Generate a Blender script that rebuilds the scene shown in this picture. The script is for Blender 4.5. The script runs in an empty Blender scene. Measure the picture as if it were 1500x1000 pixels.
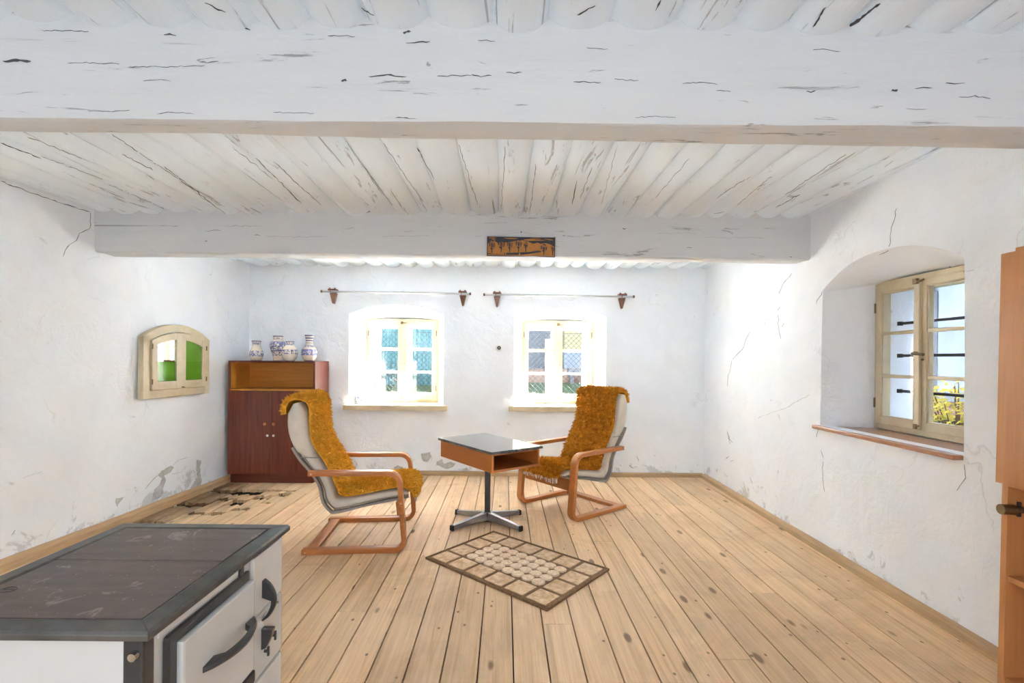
import bpy, bmesh, math, random
from mathutils import Vector, Matrix, noise, geometry
from mathutils.bvhtree import BVHTree
random.seed(7)
R = math.radians
sc = bpy.context.scene
C = sc.collection

# ------------------------------------------------------------------ camera
F, CX, CY, ROLL, H = 700.0, 740.0, 528.0, 0.0087, 1.2
cd = bpy.data.cameras.new('camera'); cam = bpy.data.objects.new('camera', cd); C.objects.link(cam)
cd.sensor_width = 36; cd.lens = 36 * F / 1500; cd.clip_start = 0.02
cd.shift_x = (750 - CX) / 1500; cd.shift_y = (CY - 500) / 1500
cam.location = (0, 0, H); cam.rotation_euler = (R(90), -ROLL, 0)
sc.camera = cam
# ------------------------------------------------------------------ sky, sun, exposure
w = bpy.data.worlds.new('sky'); sc.world = w; w.use_nodes = True
wn = w.node_tree.nodes['Background']
wn.inputs[0].default_value = (0.86, 0.93, 1.0, 1); wn.inputs[1].default_value = 0.4
sd = bpy.data.lights.new('sun', 'SUN'); sun = bpy.data.objects.new('sun', sd); C.objects.link(sun)
sd.energy = 88; sd.angle = R(2); sd.color = (.84, .95, 1.08)
sun.rotation_euler = (R(-42), 0, R(-27))
def portal(name, loc, rot, sx, sy):
    l = bpy.data.lights.new(name, 'AREA'); l.shape = 'RECTANGLE'; l.size = sx; l.size_y = sy
    l.cycles.is_portal = True
    o = bpy.data.objects.new(name, l); C.objects.link(o); o.location = loc; o.rotation_euler = rot
portal('window_portal', (-1.14, 5.74, 1.19), (R(-90), 0, 0), .8, .95)
portal('window_portal', (.57, 5.74, 1.19), (R(-90), 0, 0), .8, .95)
portal('window_portal', (2.66, 2.65, 1.25), (R(90), 0, R(90)), .72, .9)
portal('room_portal', (-.4, -1.54, .95), (R(90), 0, 0), 4.3, 1.9)
sc.view_settings.view_transform = 'Standard'
sc.view_settings.look = 'None'
sc.view_settings.exposure = 2.82
sc.view_settings.gamma = 1.0
sc.view_settings.use_curve_mapping = False
sc.cycles.max_bounces = 16; sc.cycles.diffuse_bounces = 10; sc.cycles.transparent_max_bounces = 24

# ------------------------------------------------------------------ pixel helpers (directions only)
def ray(px, py):
    dx, dy = px - CX, py - CY
    return Vector(((dx + dy * ROLL) / F, 1, -(dy - dx * ROLL) / F))
def atY(px, py, Y):
    v = ray(px, py); return Vector((v.x * Y, Y, H + v.z * Y))
def atZ(px, py, Z=0.0):
    v = ray(px, py); t = (Z - H) / v.z; return Vector((v.x * t, t, Z))

# room lines
def XL(y): return -2.965 + .0572 * y if y > 0 else -2.965     # left wall
def XR(y): return 1.985 + .0205 * y                           # right wall
YB = 5.0; YF = -1.5; ZC = 2.17

# ------------------------------------------------------------------ materials
def newmat(name):
    m = bpy.data.materials.new(name); m.use_nodes = True
    return m, m.node_tree.nodes, m.node_tree.links, m.node_tree.nodes['Principled BSDF']
def rgb(c): return (c[0], c[1], c[2], 1)
def coords(n, l, scale, rnd=False):
    tc = n.new('ShaderNodeTexCoord'); mp = n.new('ShaderNodeMapping'); mp.inputs['Scale'].default_value = scale
    l.new(tc.outputs['Object'], mp.inputs['Vector'])
    if rnd:
        oi = n.new('ShaderNodeObjectInfo'); vm = n.new('ShaderNodeVectorMath'); vm.operation = 'SCALE'
        cb = n.new('ShaderNodeCombineXYZ')
        for k in range(3): l.new(oi.outputs['Random'], cb.inputs[k])
        vm.inputs['Scale'].default_value = 57.0
        l.new(cb.outputs[0], vm.inputs[0]); l.new(vm.outputs[0], mp.inputs['Location'])
    return mp.outputs[0]
def tnoise(n, l, vec, scale=1, detail=4, rough=.6, dist=0):
    t = n.new('ShaderNodeTexNoise'); l.new(vec, t.inputs['Vector'])
    t.inputs['Scale'].default_value = scale; t.inputs['Detail'].default_value = detail
    t.inputs['Roughness'].default_value = rough; t.inputs['Distortion'].default_value = dist
    return t.outputs['Fac']
def ramp(n, l, fac, stops):
    r = n.new('ShaderNodeValToRGB'); l.new(fac, r.inputs[0]); e = r.color_ramp.elements
    while len(e) < len(stops): e.new(.5)
    for k, (p, c) in enumerate(stops):
        e[k].position = p; e[k].color = rgb(c) if len(c) == 3 else c
    return r.outputs[0]
def mixc(n, l, fac, a, b, mode='MIX'):
    x = n.new('ShaderNodeMix'); x.data_type = 'RGBA'; x.blend_type = mode
    for s, v in ((x.inputs['Factor'], fac), (x.inputs['A'], a), (x.inputs['B'], b)):
        if isinstance(v, (int, float)): s.default_value = v
        elif isinstance(v, tuple): s.default_value = rgb(v)
        else: l.new(v, s)
    return x.outputs['Result']
def math_(n, l, op, a, b=0.0):
    x = n.new('ShaderNodeMath'); x.operation = op
    for k, v in enumerate((a, b)):
        if isinstance(v, (int, float)): x.inputs[k].default_value = v
        else: l.new(v, x.inputs[k])
    return x.outputs[0]
def bumpn(n, l, p, h, strength, dist=.01):
    b = n.new('ShaderNodeBump'); b.inputs['Strength'].default_value = strength; b.inputs['Distance'].default_value = dist
    l.new(h, b.inputs['Height']); l.new(b.outputs[0], p.inputs['Normal'])
def simple(name, c1, c2=None, scale=(8, 8, 8), rough=.5, metal=0, bump=0, coat=0, detail=4, rnd=False, spec=None, sheen=0):
    m, n, l, p = newmat(name)
    p.inputs['Roughness'].default_value = rough; p.inputs['Metallic'].default_value = metal
    p.inputs['Coat Weight'].default_value = coat; p.inputs['Coat Roughness'].default_value = .12
    if spec is not None: p.inputs['Specular IOR Level'].default_value = spec
    p.inputs['Sheen Weight'].default_value = sheen
    v = coords(n, l, scale, rnd); f = tnoise(n, l, v, 1, detail)
    l.new(ramp(n, l, f, [(.3, c1), (.7, c2 or tuple(x * .85 for x in c1))]), p.inputs['Base Color'])
    if bump: bumpn(n, l, p, f, bump)
    return m
def wood(name, dark, mid, light, axis='x', rough=.4, coat=.2, fine=60, bump=.05, rnd=True):
    m, n, l, p = newmat(name)
    s = {'x': (1.2, 22, 22), 'y': (22, 1.2, 22), 'z': (22, 22, 1.2)}[axis]
    v = coords(n, l, s, rnd); f = tnoise(n, l, v, 1, 5, .6, 1.2)
    s2 = tuple(x * 5 if x > 2 else x * 3 for x in s)
    v2 = coords(n, l, s2, rnd); f2 = tnoise(n, l, v2, 1, 3, .6)
    c = ramp(n, l, f, [(.25, dark), (.5, mid), (.75, light)])
    c = mixc(n, l, .35, c, ramp(n, l, f2, [(.3, dark), (.65, light)]), 'MULTIPLY' if False else 'MIX')
    l.new(c, p.inputs['Base Color'])
    p.inputs['Roughness'].default_value = rough; p.inputs['Coat Weight'].default_value = coat; p.inputs['Coat Roughness'].default_value = .15
    if bump: bumpn(n, l, p, f2, bump, .003)
    return m
def plaster_mat(name, base=.86, tint=(.965, 1, 1.045), dirt=True):
    m, n, l, p = newmat(name); p.inputs['Roughness'].default_value = .9; p.inputs['Specular IOR Level'].default_value = .15
    v = coords(n, l, (1, 1, 1))
    big = tnoise(n, l, v, 1.6, 6, .6, .4); fine = tnoise(n, l, v, 9, 8, .65, .8); grit = tnoise(n, l, v, 55, 3, .5)
    a = tuple(base * .95 * t for t in tint); b = tuple(base * 1.03 * t for t in tint)
    c = ramp(n, l, big, [(.3, a), (.6, b)])
    # hairline cracks
    vo = n.new('ShaderNodeTexVoronoi'); vo.feature = 'DISTANCE_TO_EDGE'; vo.inputs['Scale'].default_value = 1.3
    vv = n.new('ShaderNodeVectorMath'); vv.operation = 'ADD'; l.new(v, vv.inputs[0])
    nt = n.new('ShaderNodeTexNoise'); nt.inputs['Scale'].default_value = 3; nt.inputs['Detail'].default_value = 6; l.new(v, nt.inputs['Vector'])
    sc_ = n.new('ShaderNodeVectorMath'); sc_.operation = 'SCALE'; sc_.inputs['Scale'].default_value = .5; l.new(nt.outputs['Color'], sc_.inputs[0])
    l.new(sc_.outputs[0], vv.inputs[1]); l.new(vv.outputs[0], vo.inputs['Vector'])
    line = ramp(n, l, vo.outputs['Distance'], [(.0, (1, 1, 1)), (.006, (0, 0, 0))])
    msk = ramp(n, l, tnoise(n, l, v, 2.3, 3, .5), [(.5, (0, 0, 0)), (.62, (1, 1, 1))])
    cr = mixc(n, l, 1.0, line, msk, 'MULTIPLY')
    c = mixc(n, l, math_(n, l, 'MULTIPLY', cr, .22), c, (.36, .36, .37))
    # small chips and scuffs
    ch = ramp(n, l, tnoise(n, l, v, 14, 5, .7, 1.5), [(.735, (0, 0, 0)), (.765, (1, 1, 1))])
    c = mixc(n, l, math_(n, l, 'MULTIPLY', ch, .28), c, (.42, .42, .43))
    if dirt:
        tc = n.new('ShaderNodeTexCoord'); sp = n.new('ShaderNodeSeparateXYZ'); l.new(tc.outputs['Object'], sp.inputs[0])
        hf = n.new('ShaderNodeMapRange'); l.new(sp.outputs['Z'], hf.inputs[0])
        hf.inputs[1].default_value = .02; hf.inputs[2].default_value = .32; hf.inputs[3].default_value = .16; hf.inputs[4].default_value = 0
        st = ramp(n, l, math_(n, l, 'ADD', tnoise(n, l, v, 6, 7, .7, .6), hf.outputs[0]), [(.66, (0, 0, 0)), (.71, (1, 1, 1))])
        c = mixc(n, l, math_(n, l, 'MULTIPLY', st, .45), c, (.40, .40, .40))
    l.new(c, p.inputs['Base Color'])
    h = math_(n, l, 'ADD', math_(n, l, 'MULTIPLY', fine, 1.0), math_(n, l, 'MULTIPLY', grit, .18))
    h = math_(n, l, 'SUBTRACT', h, math_(n, l, 'MULTIPLY', cr, .3))
    bumpn(n, l, p, h, .42, .022)
    return m
def limewood_mat(name, base, axis, amount=.62, rnd=True, flake=(.36, .37, .39), tint=(.91, 1, 1.075)):
    # whitewashed timber with peeling streaks along the grain
    m, n, l, p = newmat(name); p.inputs['Roughness'].default_value = .85; p.inputs['Specular IOR Level'].default_value = .2
    s = (.9, 9, 9) if axis == 'x' else (9, .9, 9)
    v = coords(n, l, s, rnd); f = tnoise(n, l, v, 1, 7, .65, .7)
    v2 = coords(n, l, tuple(x * 2.3 for x in s), rnd); f2 = tnoise(n, l, v2, 1, 6, .7, 1.0)
    v0 = coords(n, l, (1.1, 1.1, 1.1), rnd); pat = tnoise(n, l, v0, 1.3, 4)
    c = ramp(n, l, f, [(.3, tuple(base * .95 * t for t in tint)), (.65, tuple(base * t for t in tint))])
    comb = math_(n, l, 'ADD', f2, math_(n, l, 'MULTIPLY', pat, .25))
    fl = ramp(n, l, comb, [(amount + .13, (0, 0, 0)), (amount + .16, (1, 1, 1))])
    c = mixc(n, l, math_(n, l, 'MULTIPLY', fl, .75), c, flake)
    # thin dark checks
    s3 = (.55, 26, 26) if axis == 'x' else (26, .55, 26)
    v3 = coords(n, l, s3, rnd); f3 = tnoise(n, l, v3, 1, 4, .6, .3)
    ck = ramp(n, l, f3, [(.68, (0, 0, 0)), (.71, (1, 1, 1))])
    c = mixc(n, l, math_(n, l, 'MULTIPLY', ck, .55), c, (.16, .16, .16))
    l.new(c, p.inputs['Base Color'])
    h = math_(n, l, 'SUBTRACT', math_(n, l, 'MULTIPLY', f, .8), math_(n, l, 'ADD', math_(n, l, 'MULTIPLY', fl, .25), math_(n, l, 'MULTIPLY', ck, .3)))
    bumpn(n, l, p, h, .5, .02)
    return m
def floor_mat():
    m, n, l, p = newmat('pine_boards'); p.inputs['Roughness'].default_value = .5; p.inputs['Specular IOR Level'].default_value = .3
    v = coords(n, l, (20, .9, 8), True); g = tnoise(n, l, v, 1, 6, .6, 1.6)
    v2 = coords(n, l, (95, 2.2, 8), True); g2 = tnoise(n, l, v2, 1, 3, .6, .4)
    c = ramp(n, l, g, [(.25, (.54, .34, .185)), (.5, (.76, .51, .295)), (.75, (.84, .59, .36))])
    c = mixc(n, l, .22, c, ramp(n, l, g2, [(.35, (.42, .245, .115)), (.6, (.84, .60, .365))]))
    oi = n.new('ShaderNodeObjectInfo'); hs = n.new('ShaderNodeHueSaturation'); l.new(c, hs.inputs['Color'])
    mr = n.new('ShaderNodeMapRange'); l.new(oi.outputs['Random'], mr.inputs[0]); mr.inputs[3].default_value = .88; mr.inputs[4].default_value = 1.08
    l.new(mr.outputs[0], hs.inputs['Value']); c = hs.outputs[0]
    # knots
    vk = coords(n, l, (6.5, 2.6, 1), True); vo = n.new('ShaderNodeTexVoronoi'); vo.inputs['Scale'].default_value = 1; l.new(vk, vo.inputs['Vector'])
    k = ramp(n, l, vo.outputs['Distance'], [(.075, (1, 1, 1)), (.12, (0, 0, 0))])
    c = mixc(n, l, math_(n, l, 'MULTIPLY', k, .8), c, (.17, .085, .035))
    # nail spots, scratches
    vs = coords(n, l, (26, 18, 1), True); vo2 = n.new('ShaderNodeTexVoronoi'); vo2.inputs['Scale'].default_value = .42; l.new(vs, vo2.inputs['Vector'])
    k2 = ramp(n, l, vo2.outputs['Distance'], [(.055, (1, 1, 1)), (.085, (0, 0, 0))])
    c = mixc(n, l, math_(n, l, 'MULTIPLY', k2, .75), c, (.08, .045, .02))
    vg = coords(n, l, (1, 1, 1)); st = ramp(n, l, tnoise(n, l, vg, 2.2, 6, .7, .8), [(.50, (0, 0, 0)), (.74, (1, 1, 1))])
    c = mixc(n, l, math_(n, l, 'MULTIPLY', st, .5), c, (.36, .215, .11))
    # rot stain by the left wall
    geo = n.new('ShaderNodeTexCoord'); vm = n.new('ShaderNodeVectorMath'); vm.operation = 'DISTANCE'
    mp = n.new('ShaderNodeMapping'); mp.inputs['Scale'].default_value = (1, .62, 1); l.new(geo.outputs['Object'], mp.inputs[0])
    l.new(mp.outputs[0], vm.inputs[0]); vm.inputs[1].default_value = (-2.66, 4.02 * .62, 0)
    nd = math_(n, l, 'ADD', vm.outputs['Value'], math_(n, l, 'MULTIPLY', tnoise(n, l, coords(n, l, (14, 3, 1)), 1, 6, .7), .75))
    rt = ramp(n, l, nd, [(.58, (1, 1, 1)), (.84, (0, 0, 0))])
    c = mixc(n, l, math_(n, l, 'MULTIPLY', rt, .82), c, (.15, .075, .03))
    l.new(c, p.inputs['Base Color'])
    bumpn(n, l, p, math_(n, l, 'ADD', g2, math_(n, l, 'MULTIPLY', rt, -1.0)), .12, .004)
    return m
def glass_mat(name, tint=(1, 1, 1), refl=1.0, rough=0.0):
    m = bpy.data.materials.new(name); m.use_nodes = True; n = m.node_tree.nodes; l = m.node_tree.links; n.clear()
    o = n.new('ShaderNodeOutputMaterial'); mx = n.new('ShaderNodeMixShader'); t = n.new('ShaderNodeBsdfTransparent'); g = n.new('ShaderNodeBsdfGlossy')
    t.inputs[0].default_value = rgb(tint); g.inputs['Roughness'].default_value = rough
    fr = n.new('ShaderNodeFresnel'); fr.inputs[0].default_value = 1.45
    ge = n.new('ShaderNodeNewGeometry'); ff = math_(n, l, 'SUBTRACT', 1.0, ge.outputs['Backfacing'])
    l.new(math_(n, l, 'MULTIPLY', fr.outputs[0], math_(n, l, 'MULTIPLY', ff, refl * .55)), mx.inputs[0]); l.new(t.outputs[0], mx.inputs[1]); l.new(g.outputs[0], mx.inputs[2]); l.new(mx.outputs[0], o.inputs[0])
    return m
def ceramic_mat(name, bands, floral, cream=(.82, .72, .60), blue=(.05, .08, .26)):
    # bands: (z0, z1) solid rings, floral: (z0, z1, scale, threshold) hand painted zones
    m, n, l, p = newmat(name); p.inputs['Roughness'].default_value = .22; p.inputs['Coat Weight'].default_value = .3
    tc = n.new('ShaderNodeTexCoord'); sp = n.new('ShaderNodeSeparateXYZ'); l.new(tc.outputs['Object'], sp.inputs[0]); z = sp.outputs['Z']
    def zone(a, b): return math_(n, l, 'MULTIPLY', math_(n, l, 'GREATER_THAN', z, a), math_(n, l, 'LESS_THAN', z, b))
    c = None
    base = ramp(n, l, tnoise(n, l, coords(n, l, (20, 20, 20)), 1, 3), [(.3, cream), (.7, tuple(x * 1.05 for x in cream))])
    for a, b, s, th in floral:
        f = tnoise(n, l, coords(n, l, (s, s, s)), 1, 2, .5, 1.0)
        mk = math_(n, l, 'MULTIPLY', zone(a, b), math_(n, l, 'GREATER_THAN', f, th))
        base = mixc(n, l, math_(n, l, 'MULTIPLY', mk, .85), base, tuple(min(1, x * 1.6) for x in blue))
    for a, b in bands:
        base = mixc(n, l, math_(n, l, 'MULTIPLY', zone(a, b), .9), base, blue)
    l.new(base, p.inputs['Base Color']); return m

def speckled(name):
    m, n, l, p = newmat(name); p.inputs['Roughness'].default_value = .5; p.inputs['Metallic'].default_value = .15
    v = coords(n, l, (1, 1, 1)); a = tnoise(n, l, v, 7, 8, .65, .5); b = tnoise(n, l, coords(n, l, (4, 40, 4)), 1, 5, .6)
    c = ramp(n, l, a, [(.3, (.105, .078, .068)), (.7, (.19, .14, .122))]); c = mixc(n, l, .25, c, ramp(n, l, b, [(.3, (.08, .06, .055)), (.7, (.24, .19, .17))]))
    st = ramp(n, l, tnoise(n, l, v, 11, 5, .65, .8), [(.60, (0, 0, 0)), (.66, (1, 1, 1))]); c = mixc(n, l, math_(n, l, 'MULTIPLY', st, .5), c, (.42, .34, .29))
    vo = n.new('ShaderNodeTexVoronoi'); vo.inputs['Scale'].default_value = 47; l.new(v, vo.inputs['Vector'])
    sp = ramp(n, l, vo.outputs['Distance'], [(.07, (1, 1, 1)), (.10, (0, 0, 0))]); c = mixc(n, l, math_(n, l, 'MULTIPLY', sp, .45), c, (.50, .45, .40))
    l.new(c, p.inputs['Base Color']); bumpn(n, l, p, a, .25, .004); return m
MT = dict(
    plaster=plaster_mat('wall_plaster', .89), limelog=limewood_mat('whitewashed_logs', .92, 'y', .612, True, (.44, .45, .47)),
    limebeam=limewood_mat('shade_toned_whitewash_beam', .70, 'x', .63, False, (.25, .25, .25), (.975, 1, 1.02)), floor=floor_mat(),  # beam base darker than the logs: shade of its faces put into the colour
    sub=simple('subfloor_earth', (.035, .022, .012), (.06, .04, .025), (6, 6, 6), .95),
    skirt=wood('skirting_pine', (.36, .22, .11), (.52, .34, .18), (.60, .41, .23), 'y', .55, .05),
    skirtx=wood('skirting_pine_back', (.36, .22, .11), (.50, .33, .18), (.58, .40, .23), 'x', .55, .05),
    creamwood=simple('cream_window_paint', (.66, .56, .38), (.56, .46, .30), (9, 9, 9), .45, bump=.1, detail=6),
    whitewood=simple('white_window_paint', (.80, .76, .70), (.74, .66, .58), (7, 7, 7), .5),
    cream_reveal=simple('outer_reveal_plaster', (.80, .74, .68), (.74, .66, .60), (3, 3, 3), .9),
    glass=glass_mat('window_glass'),
    brass=simple('aged_brass', (.30, .22, .12), (.18, .13, .07), rough=.4, metal=.9),
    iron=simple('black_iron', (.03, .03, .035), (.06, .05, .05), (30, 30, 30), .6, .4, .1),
    sillbrown=wood('brown_sill_wood', (.32, .13, .06), (.42, .18, .09), (.48, .22, .11), 'x', .3, .5),
    cherry=wood('dark_cherry_veneer', (.06, .010, .004), (.15, .028, .012), (.23, .050, .022), 'z', .35, .15),
    cherryx=wood('dark_cherry_edge', (.08, .015, .007), (.14, .027, .012), (.19, .040, .019), 'x', .35, .15),
    amber=wood('amber_veneer', (.50, .19, .02), (.66, .27, .03), (.76, .35, .05), 'x', .4, .1),
    beech=wood('orange_beech', (.40, .135, .03), (.50, .175, .042), (.57, .22, .06), 'x', .32, .35),
    teak=wood('orange_teak_veneer', (.36, .115, .022), (.44, .145, .030), (.50, .18, .042), 'x', .35, .3),
    inner=wood('shadow_teak_inside', (.26, .10, .03), (.32, .13, .04), (.36, .15, .05), 'x', .5, .1),
    alder=wood('honey_alder_veneer', (.44, .18, .055), (.52, .225, .075), (.58, .27, .10), 'z', .4, .2),
    cream=simple('cream_leatherette', (.70, .64, .56), (.62, .57, .49), (14, 14, 14), .45, bump=.12, detail=6),
    shell=simple('grey_laminate_shell', (.36, .33, .30), (.28, .25, .23), (8, 8, 8), .5),
    fur=simple('mustard_fleece', (.90, .50, .055), (.58, .26, .012), (30, 30, 30), .9, detail=5, spec=.2),
    furb=simple('rust_mustard_fleece', (.74, .33, .025), (.40, .14, .006), (30, 30, 30), .9, detail=5, spec=.2),
    fringe=simple('raw_hide_fringe', (.75, .66, .58), (.62, .50, .42), (30, 30, 30), .8),
    steel=simple('brushed_steel', (.42, .42, .45), (.26, .26, .29), (6, 6, 40), .32, .9),
    steeldark=simple('dark_steel', (.075, .07, .075), (.13, .12, .12), (6, 6, 4), .3, .8),
    rubber=simple('black_rubber', (.02, .02, .02), (.03, .03, .03), rough=.7),
    slate=simple('grey_marble_laminate', (.055, .06, .06), (.20, .215, .21), (9, 30, 20), .12, detail=8, coat=.4),
    jute=simple('brown_jute', (.30, .175, .085), (.15, .085, .04), (90, 90, 90), .95, bump=.5, detail=3),
    sisal=simple('light_sisal', (.80, .58, .39), (.50, .30, .15), (28, 28, 28), .95, bump=.5, detail=6, rnd=True),
    sisal2=simple('bleached_sisal_disc', (.88, .70, .53), (.66, .46, .29), (60, 60, 60), .95, bump=.5, detail=4, rnd=True),
    enamel=simple('white_enamel', (.66, .66, .65), (.60, .60, .59), (4, 4, 4), .22, coat=.4),
    castiron=simple('blackened_rim_steel', (.055, .052, .048), (.16, .15, .14), (7, 9, 9), .38, .55, .1, detail=8),
    hotplate=speckled('rusty_brown_hotplate'),
    bakelite=simple('black_bakelite', (.035, .035, .037), (.055, .055, .056), rough=.3),
    gloss=simple('chrome', (.62, .62, .62), (.5, .5, .5), rough=.2, metal=1),
    rod=simple('pale_grey_curtain_rod', (.58, .58, .59), (.50, .50, .51), rough=.3, metal=.5),
    bracket=wood('brown_bracket_wood', (.13, .05, .025), (.20, .08, .04), (.25, .11, .06), 'z', .5, .1),
    linoor=simple('ochre_lino_ink', (.52, .22, .035), (.42, .165, .025), (25, 40, 40), .5),
    linodk=simple('blue_black_lino_ink', (.022, .026, .04), (.05, .052, .06), (25, 25, 25), .5),
    grey=simple('bare_grey_render', (.40, .40, .41), (.62, .62, .63), (18, 18, 18), .95, bump=.3, detail=7),
    crack=simple('crack_shadow', (.05, .05, .05), (.12, .12, .12), (30, 30, 30), .95),
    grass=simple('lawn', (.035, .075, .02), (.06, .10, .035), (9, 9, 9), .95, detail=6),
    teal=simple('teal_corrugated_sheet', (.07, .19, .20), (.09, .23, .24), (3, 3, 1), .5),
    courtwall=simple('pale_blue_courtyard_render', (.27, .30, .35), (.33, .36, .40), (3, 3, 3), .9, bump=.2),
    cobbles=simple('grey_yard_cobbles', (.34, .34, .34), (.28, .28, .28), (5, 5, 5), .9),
    bounce_paving=simple('pale_bounce_paving', (.72, .73, .74), (.66, .67, .68), (4, 4, 4), .9),
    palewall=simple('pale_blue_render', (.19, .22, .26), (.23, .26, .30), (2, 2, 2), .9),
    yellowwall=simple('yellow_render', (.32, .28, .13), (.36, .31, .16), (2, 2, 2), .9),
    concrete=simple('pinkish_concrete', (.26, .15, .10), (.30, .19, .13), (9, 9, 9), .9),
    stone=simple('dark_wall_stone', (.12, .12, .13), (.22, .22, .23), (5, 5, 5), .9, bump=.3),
    leafdark=simple('dark_shrub_leaf', (.04, .07, .04), (.08, .11, .07), (9, 9, 9), .8),
    leafyel=simple('yellow_autumn_leaf', (.62, .45, .03), (.40, .36, .06), (9, 9, 9), .7),
    stem=simple('brown_stem', (.10, .06, .03), (.16, .1, .05), rough=.9),
    greenglass=simple('green_painted_glass', (.13, .30, .025), (.15, .33, .03), (2, 2, 2), .05, spec=.8),
    greenlow=simple('deep_green_painted_glass', (.10, .255, .02), (.115, .275, .022), (2, 2, 2), .08, spec=.25),
    mirror=simple('clear_mirrored_glass', (.80, .86, .82), (.76, .84, .78), (2, 2, 2), .03, 1.0),
    whitecer=simple('white_glazed_ceramic', (.82, .80, .76), (.78, .75, .70), rough=.2, coat=.4),
)

# ------------------------------------------------------------------ mesh helpers
class MB:
    def __init__(s): s.v = []; s.f = []
    def add(s, vs, fs):
        b = len(s.v); s.v += [tuple(v) for v in vs]; s.f += [tuple(i + b for i in f) for f in fs]; return s
    def box(s, c, d, M=None, ch=0.0):
        hx, hy, hz = d[0] / 2, d[1] / 2, d[2] / 2; c = Vector(c)
        if ch <= 0:
            vs = [Vector((x * hx, y * hy, z * hz)) for x in (-1, 1) for y in (-1, 1) for z in (-1, 1)]
            fs = [(0, 1, 3, 2), (4, 6, 7, 5), (0, 4, 5, 1), (2, 3, 7, 6), (0, 2, 6, 4), (1, 5, 7, 3)]
        else:
            bm = bmesh.new(); bmesh.ops.create_cube(bm, size=1)
            for v in bm.verts: v.co = Vector((v.co.x * d[0], v.co.y * d[1], v.co.z * d[2]))
            bmesh.ops.bevel(bm, geom=list(bm.edges), offset=ch, segments=2, affect='EDGES', profile=.6)
            bm.verts.index_update(); vs = [v.co.copy() for v in bm.verts]; fs = [[v.index for v in f.verts] for f in bm.faces]; bm.free()
        if M: vs = [M @ v for v in vs]
        return s.add([v + c for v in vs], fs)
    def bx(s, x0, x1, y0, y1, z0, z1, ch=0.0):
        return s.box(((x0 + x1) / 2, (y0 + y1) / 2, (z0 + z1) / 2), (abs(x1 - x0), abs(y1 - y0), abs(z1 - z0)), None, ch)
    def tube(s, path, r, seg=10, caps=True, up=None):
        path = [Vector(p) for p in path]; n = len(path); rings = []
        for i, p in enumerate(path):
            t = (path[min(i + 1, n - 1)] - path[max(i - 1, 0)]).normalized()
            u = Vector((0, 0, 1)) if abs(t.z) < .95 else Vector((1, 0, 0))
            a = t.cross(u).normalized(); b = a.cross(t)
            rr = r[i] if isinstance(r, (list, tuple)) else r
            rings.append([p + (a * math.cos(2 * math.pi * k / seg) + b * math.sin(2 * math.pi * k / seg)) * rr for k in range(seg)])
        return s.loft(rings, True, caps)
    def loft(s, rings, closed=True, caps=True):
        b = len(s.v); m = len(rings[0])
        for r_ in rings: s.v += [tuple(v) for v in r_]
        for i in range(len(rings) - 1):
            for k in range(m if closed else m - 1):
                k2 = (k + 1) % m
                s.f.append((b + i * m + k, b + i * m + k2, b + (i + 1) * m + k2, b + (i + 1) * m + k))
        if caps and closed:
            s.f.append(tuple(b + k for k in range(m))[::-1]); e = b + (len(rings) - 1) * m; s.f.append(tuple(e + k for k in range(m)))
        return s
    def lathe(s, prof, seg=28, c=(0, 0, 0)):
        rings = [[Vector((c[0] + r * math.cos(2 * math.pi * k / seg), c[1] + r * math.sin(2 * math.pi * k / seg), c[2] + z)) for k in range(seg)] for r, z in prof]
        return s.loft(rings, True, True)
    def prism(s, poly, f0, f1):
        """poly 2D list, f0/f1 map (a,b) -> 3D for both ends"""
        n = len(poly); b = len(s.v)
        s.v += [tuple(f0(*p)) for p in poly] + [tuple(f1(*p)) for p in poly]
        s.f.append(tuple(b + k for k in range(n))[::-1]); s.f.append(tuple(b + n + k for k in range(n)))
        for k in range(n): s.f.append((b + k, b + (k + 1) % n, b + n + (k + 1) % n, b + n + k))
        return s
    def build(s, name, mat, parent=None, smooth=None, bevel=0.0):
        me = bpy.data.meshes.new(name); me.from_pydata(s.v, [], s.f); me.update()
        if bevel > 0:
            bm = bmesh.new(); bm.from_mesh(me)
            es = [e for e in bm.edges if len(e.link_faces) == 2 and e.calc_face_angle(0) > .6]
            bmesh.ops.bevel(bm, geom=es, offset=bevel, segments=2, affect='EDGES', profile=.6, clamp_overlap=True)
            bm.to_mesh(me); bm.free()
        bm = bmesh.new(); bm.from_mesh(me); bmesh.ops.recalc_face_normals(bm, faces=bm.faces); bm.to_mesh(me); bm.free()
        if smooth is not None:
            for p in me.polygons: p.use_smooth = True
            me.set_sharp_from_angle(angle=R(smooth))
        me.materials.append(MT[mat] if isinstance(mat, str) else mat)
        o = bpy.data.objects.new(name, me); C.objects.link(o)
        if parent: o.parent = parent
        return o
def tag(o, label, cat=None, group=None, kind=None):
    o['label'] = label
    if cat: o['category'] = cat
    if group: o['group'] = group
    if kind: o['kind'] = kind
    return o
def empty(name, loc=(0, 0, 0), rz=0.0):
    o = bpy.data.objects.new(name, None); C.objects.link(o); o.location = loc; o.rotation_euler = (0, 0, rz); o.empty_display_size = .1; return o
def copy_tree(o, parent=None):
    c = o.copy(); C.objects.link(c); c.parent = parent
    for ch in [x for x in o.children]: copy_tree(ch, c)
    return c
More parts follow.
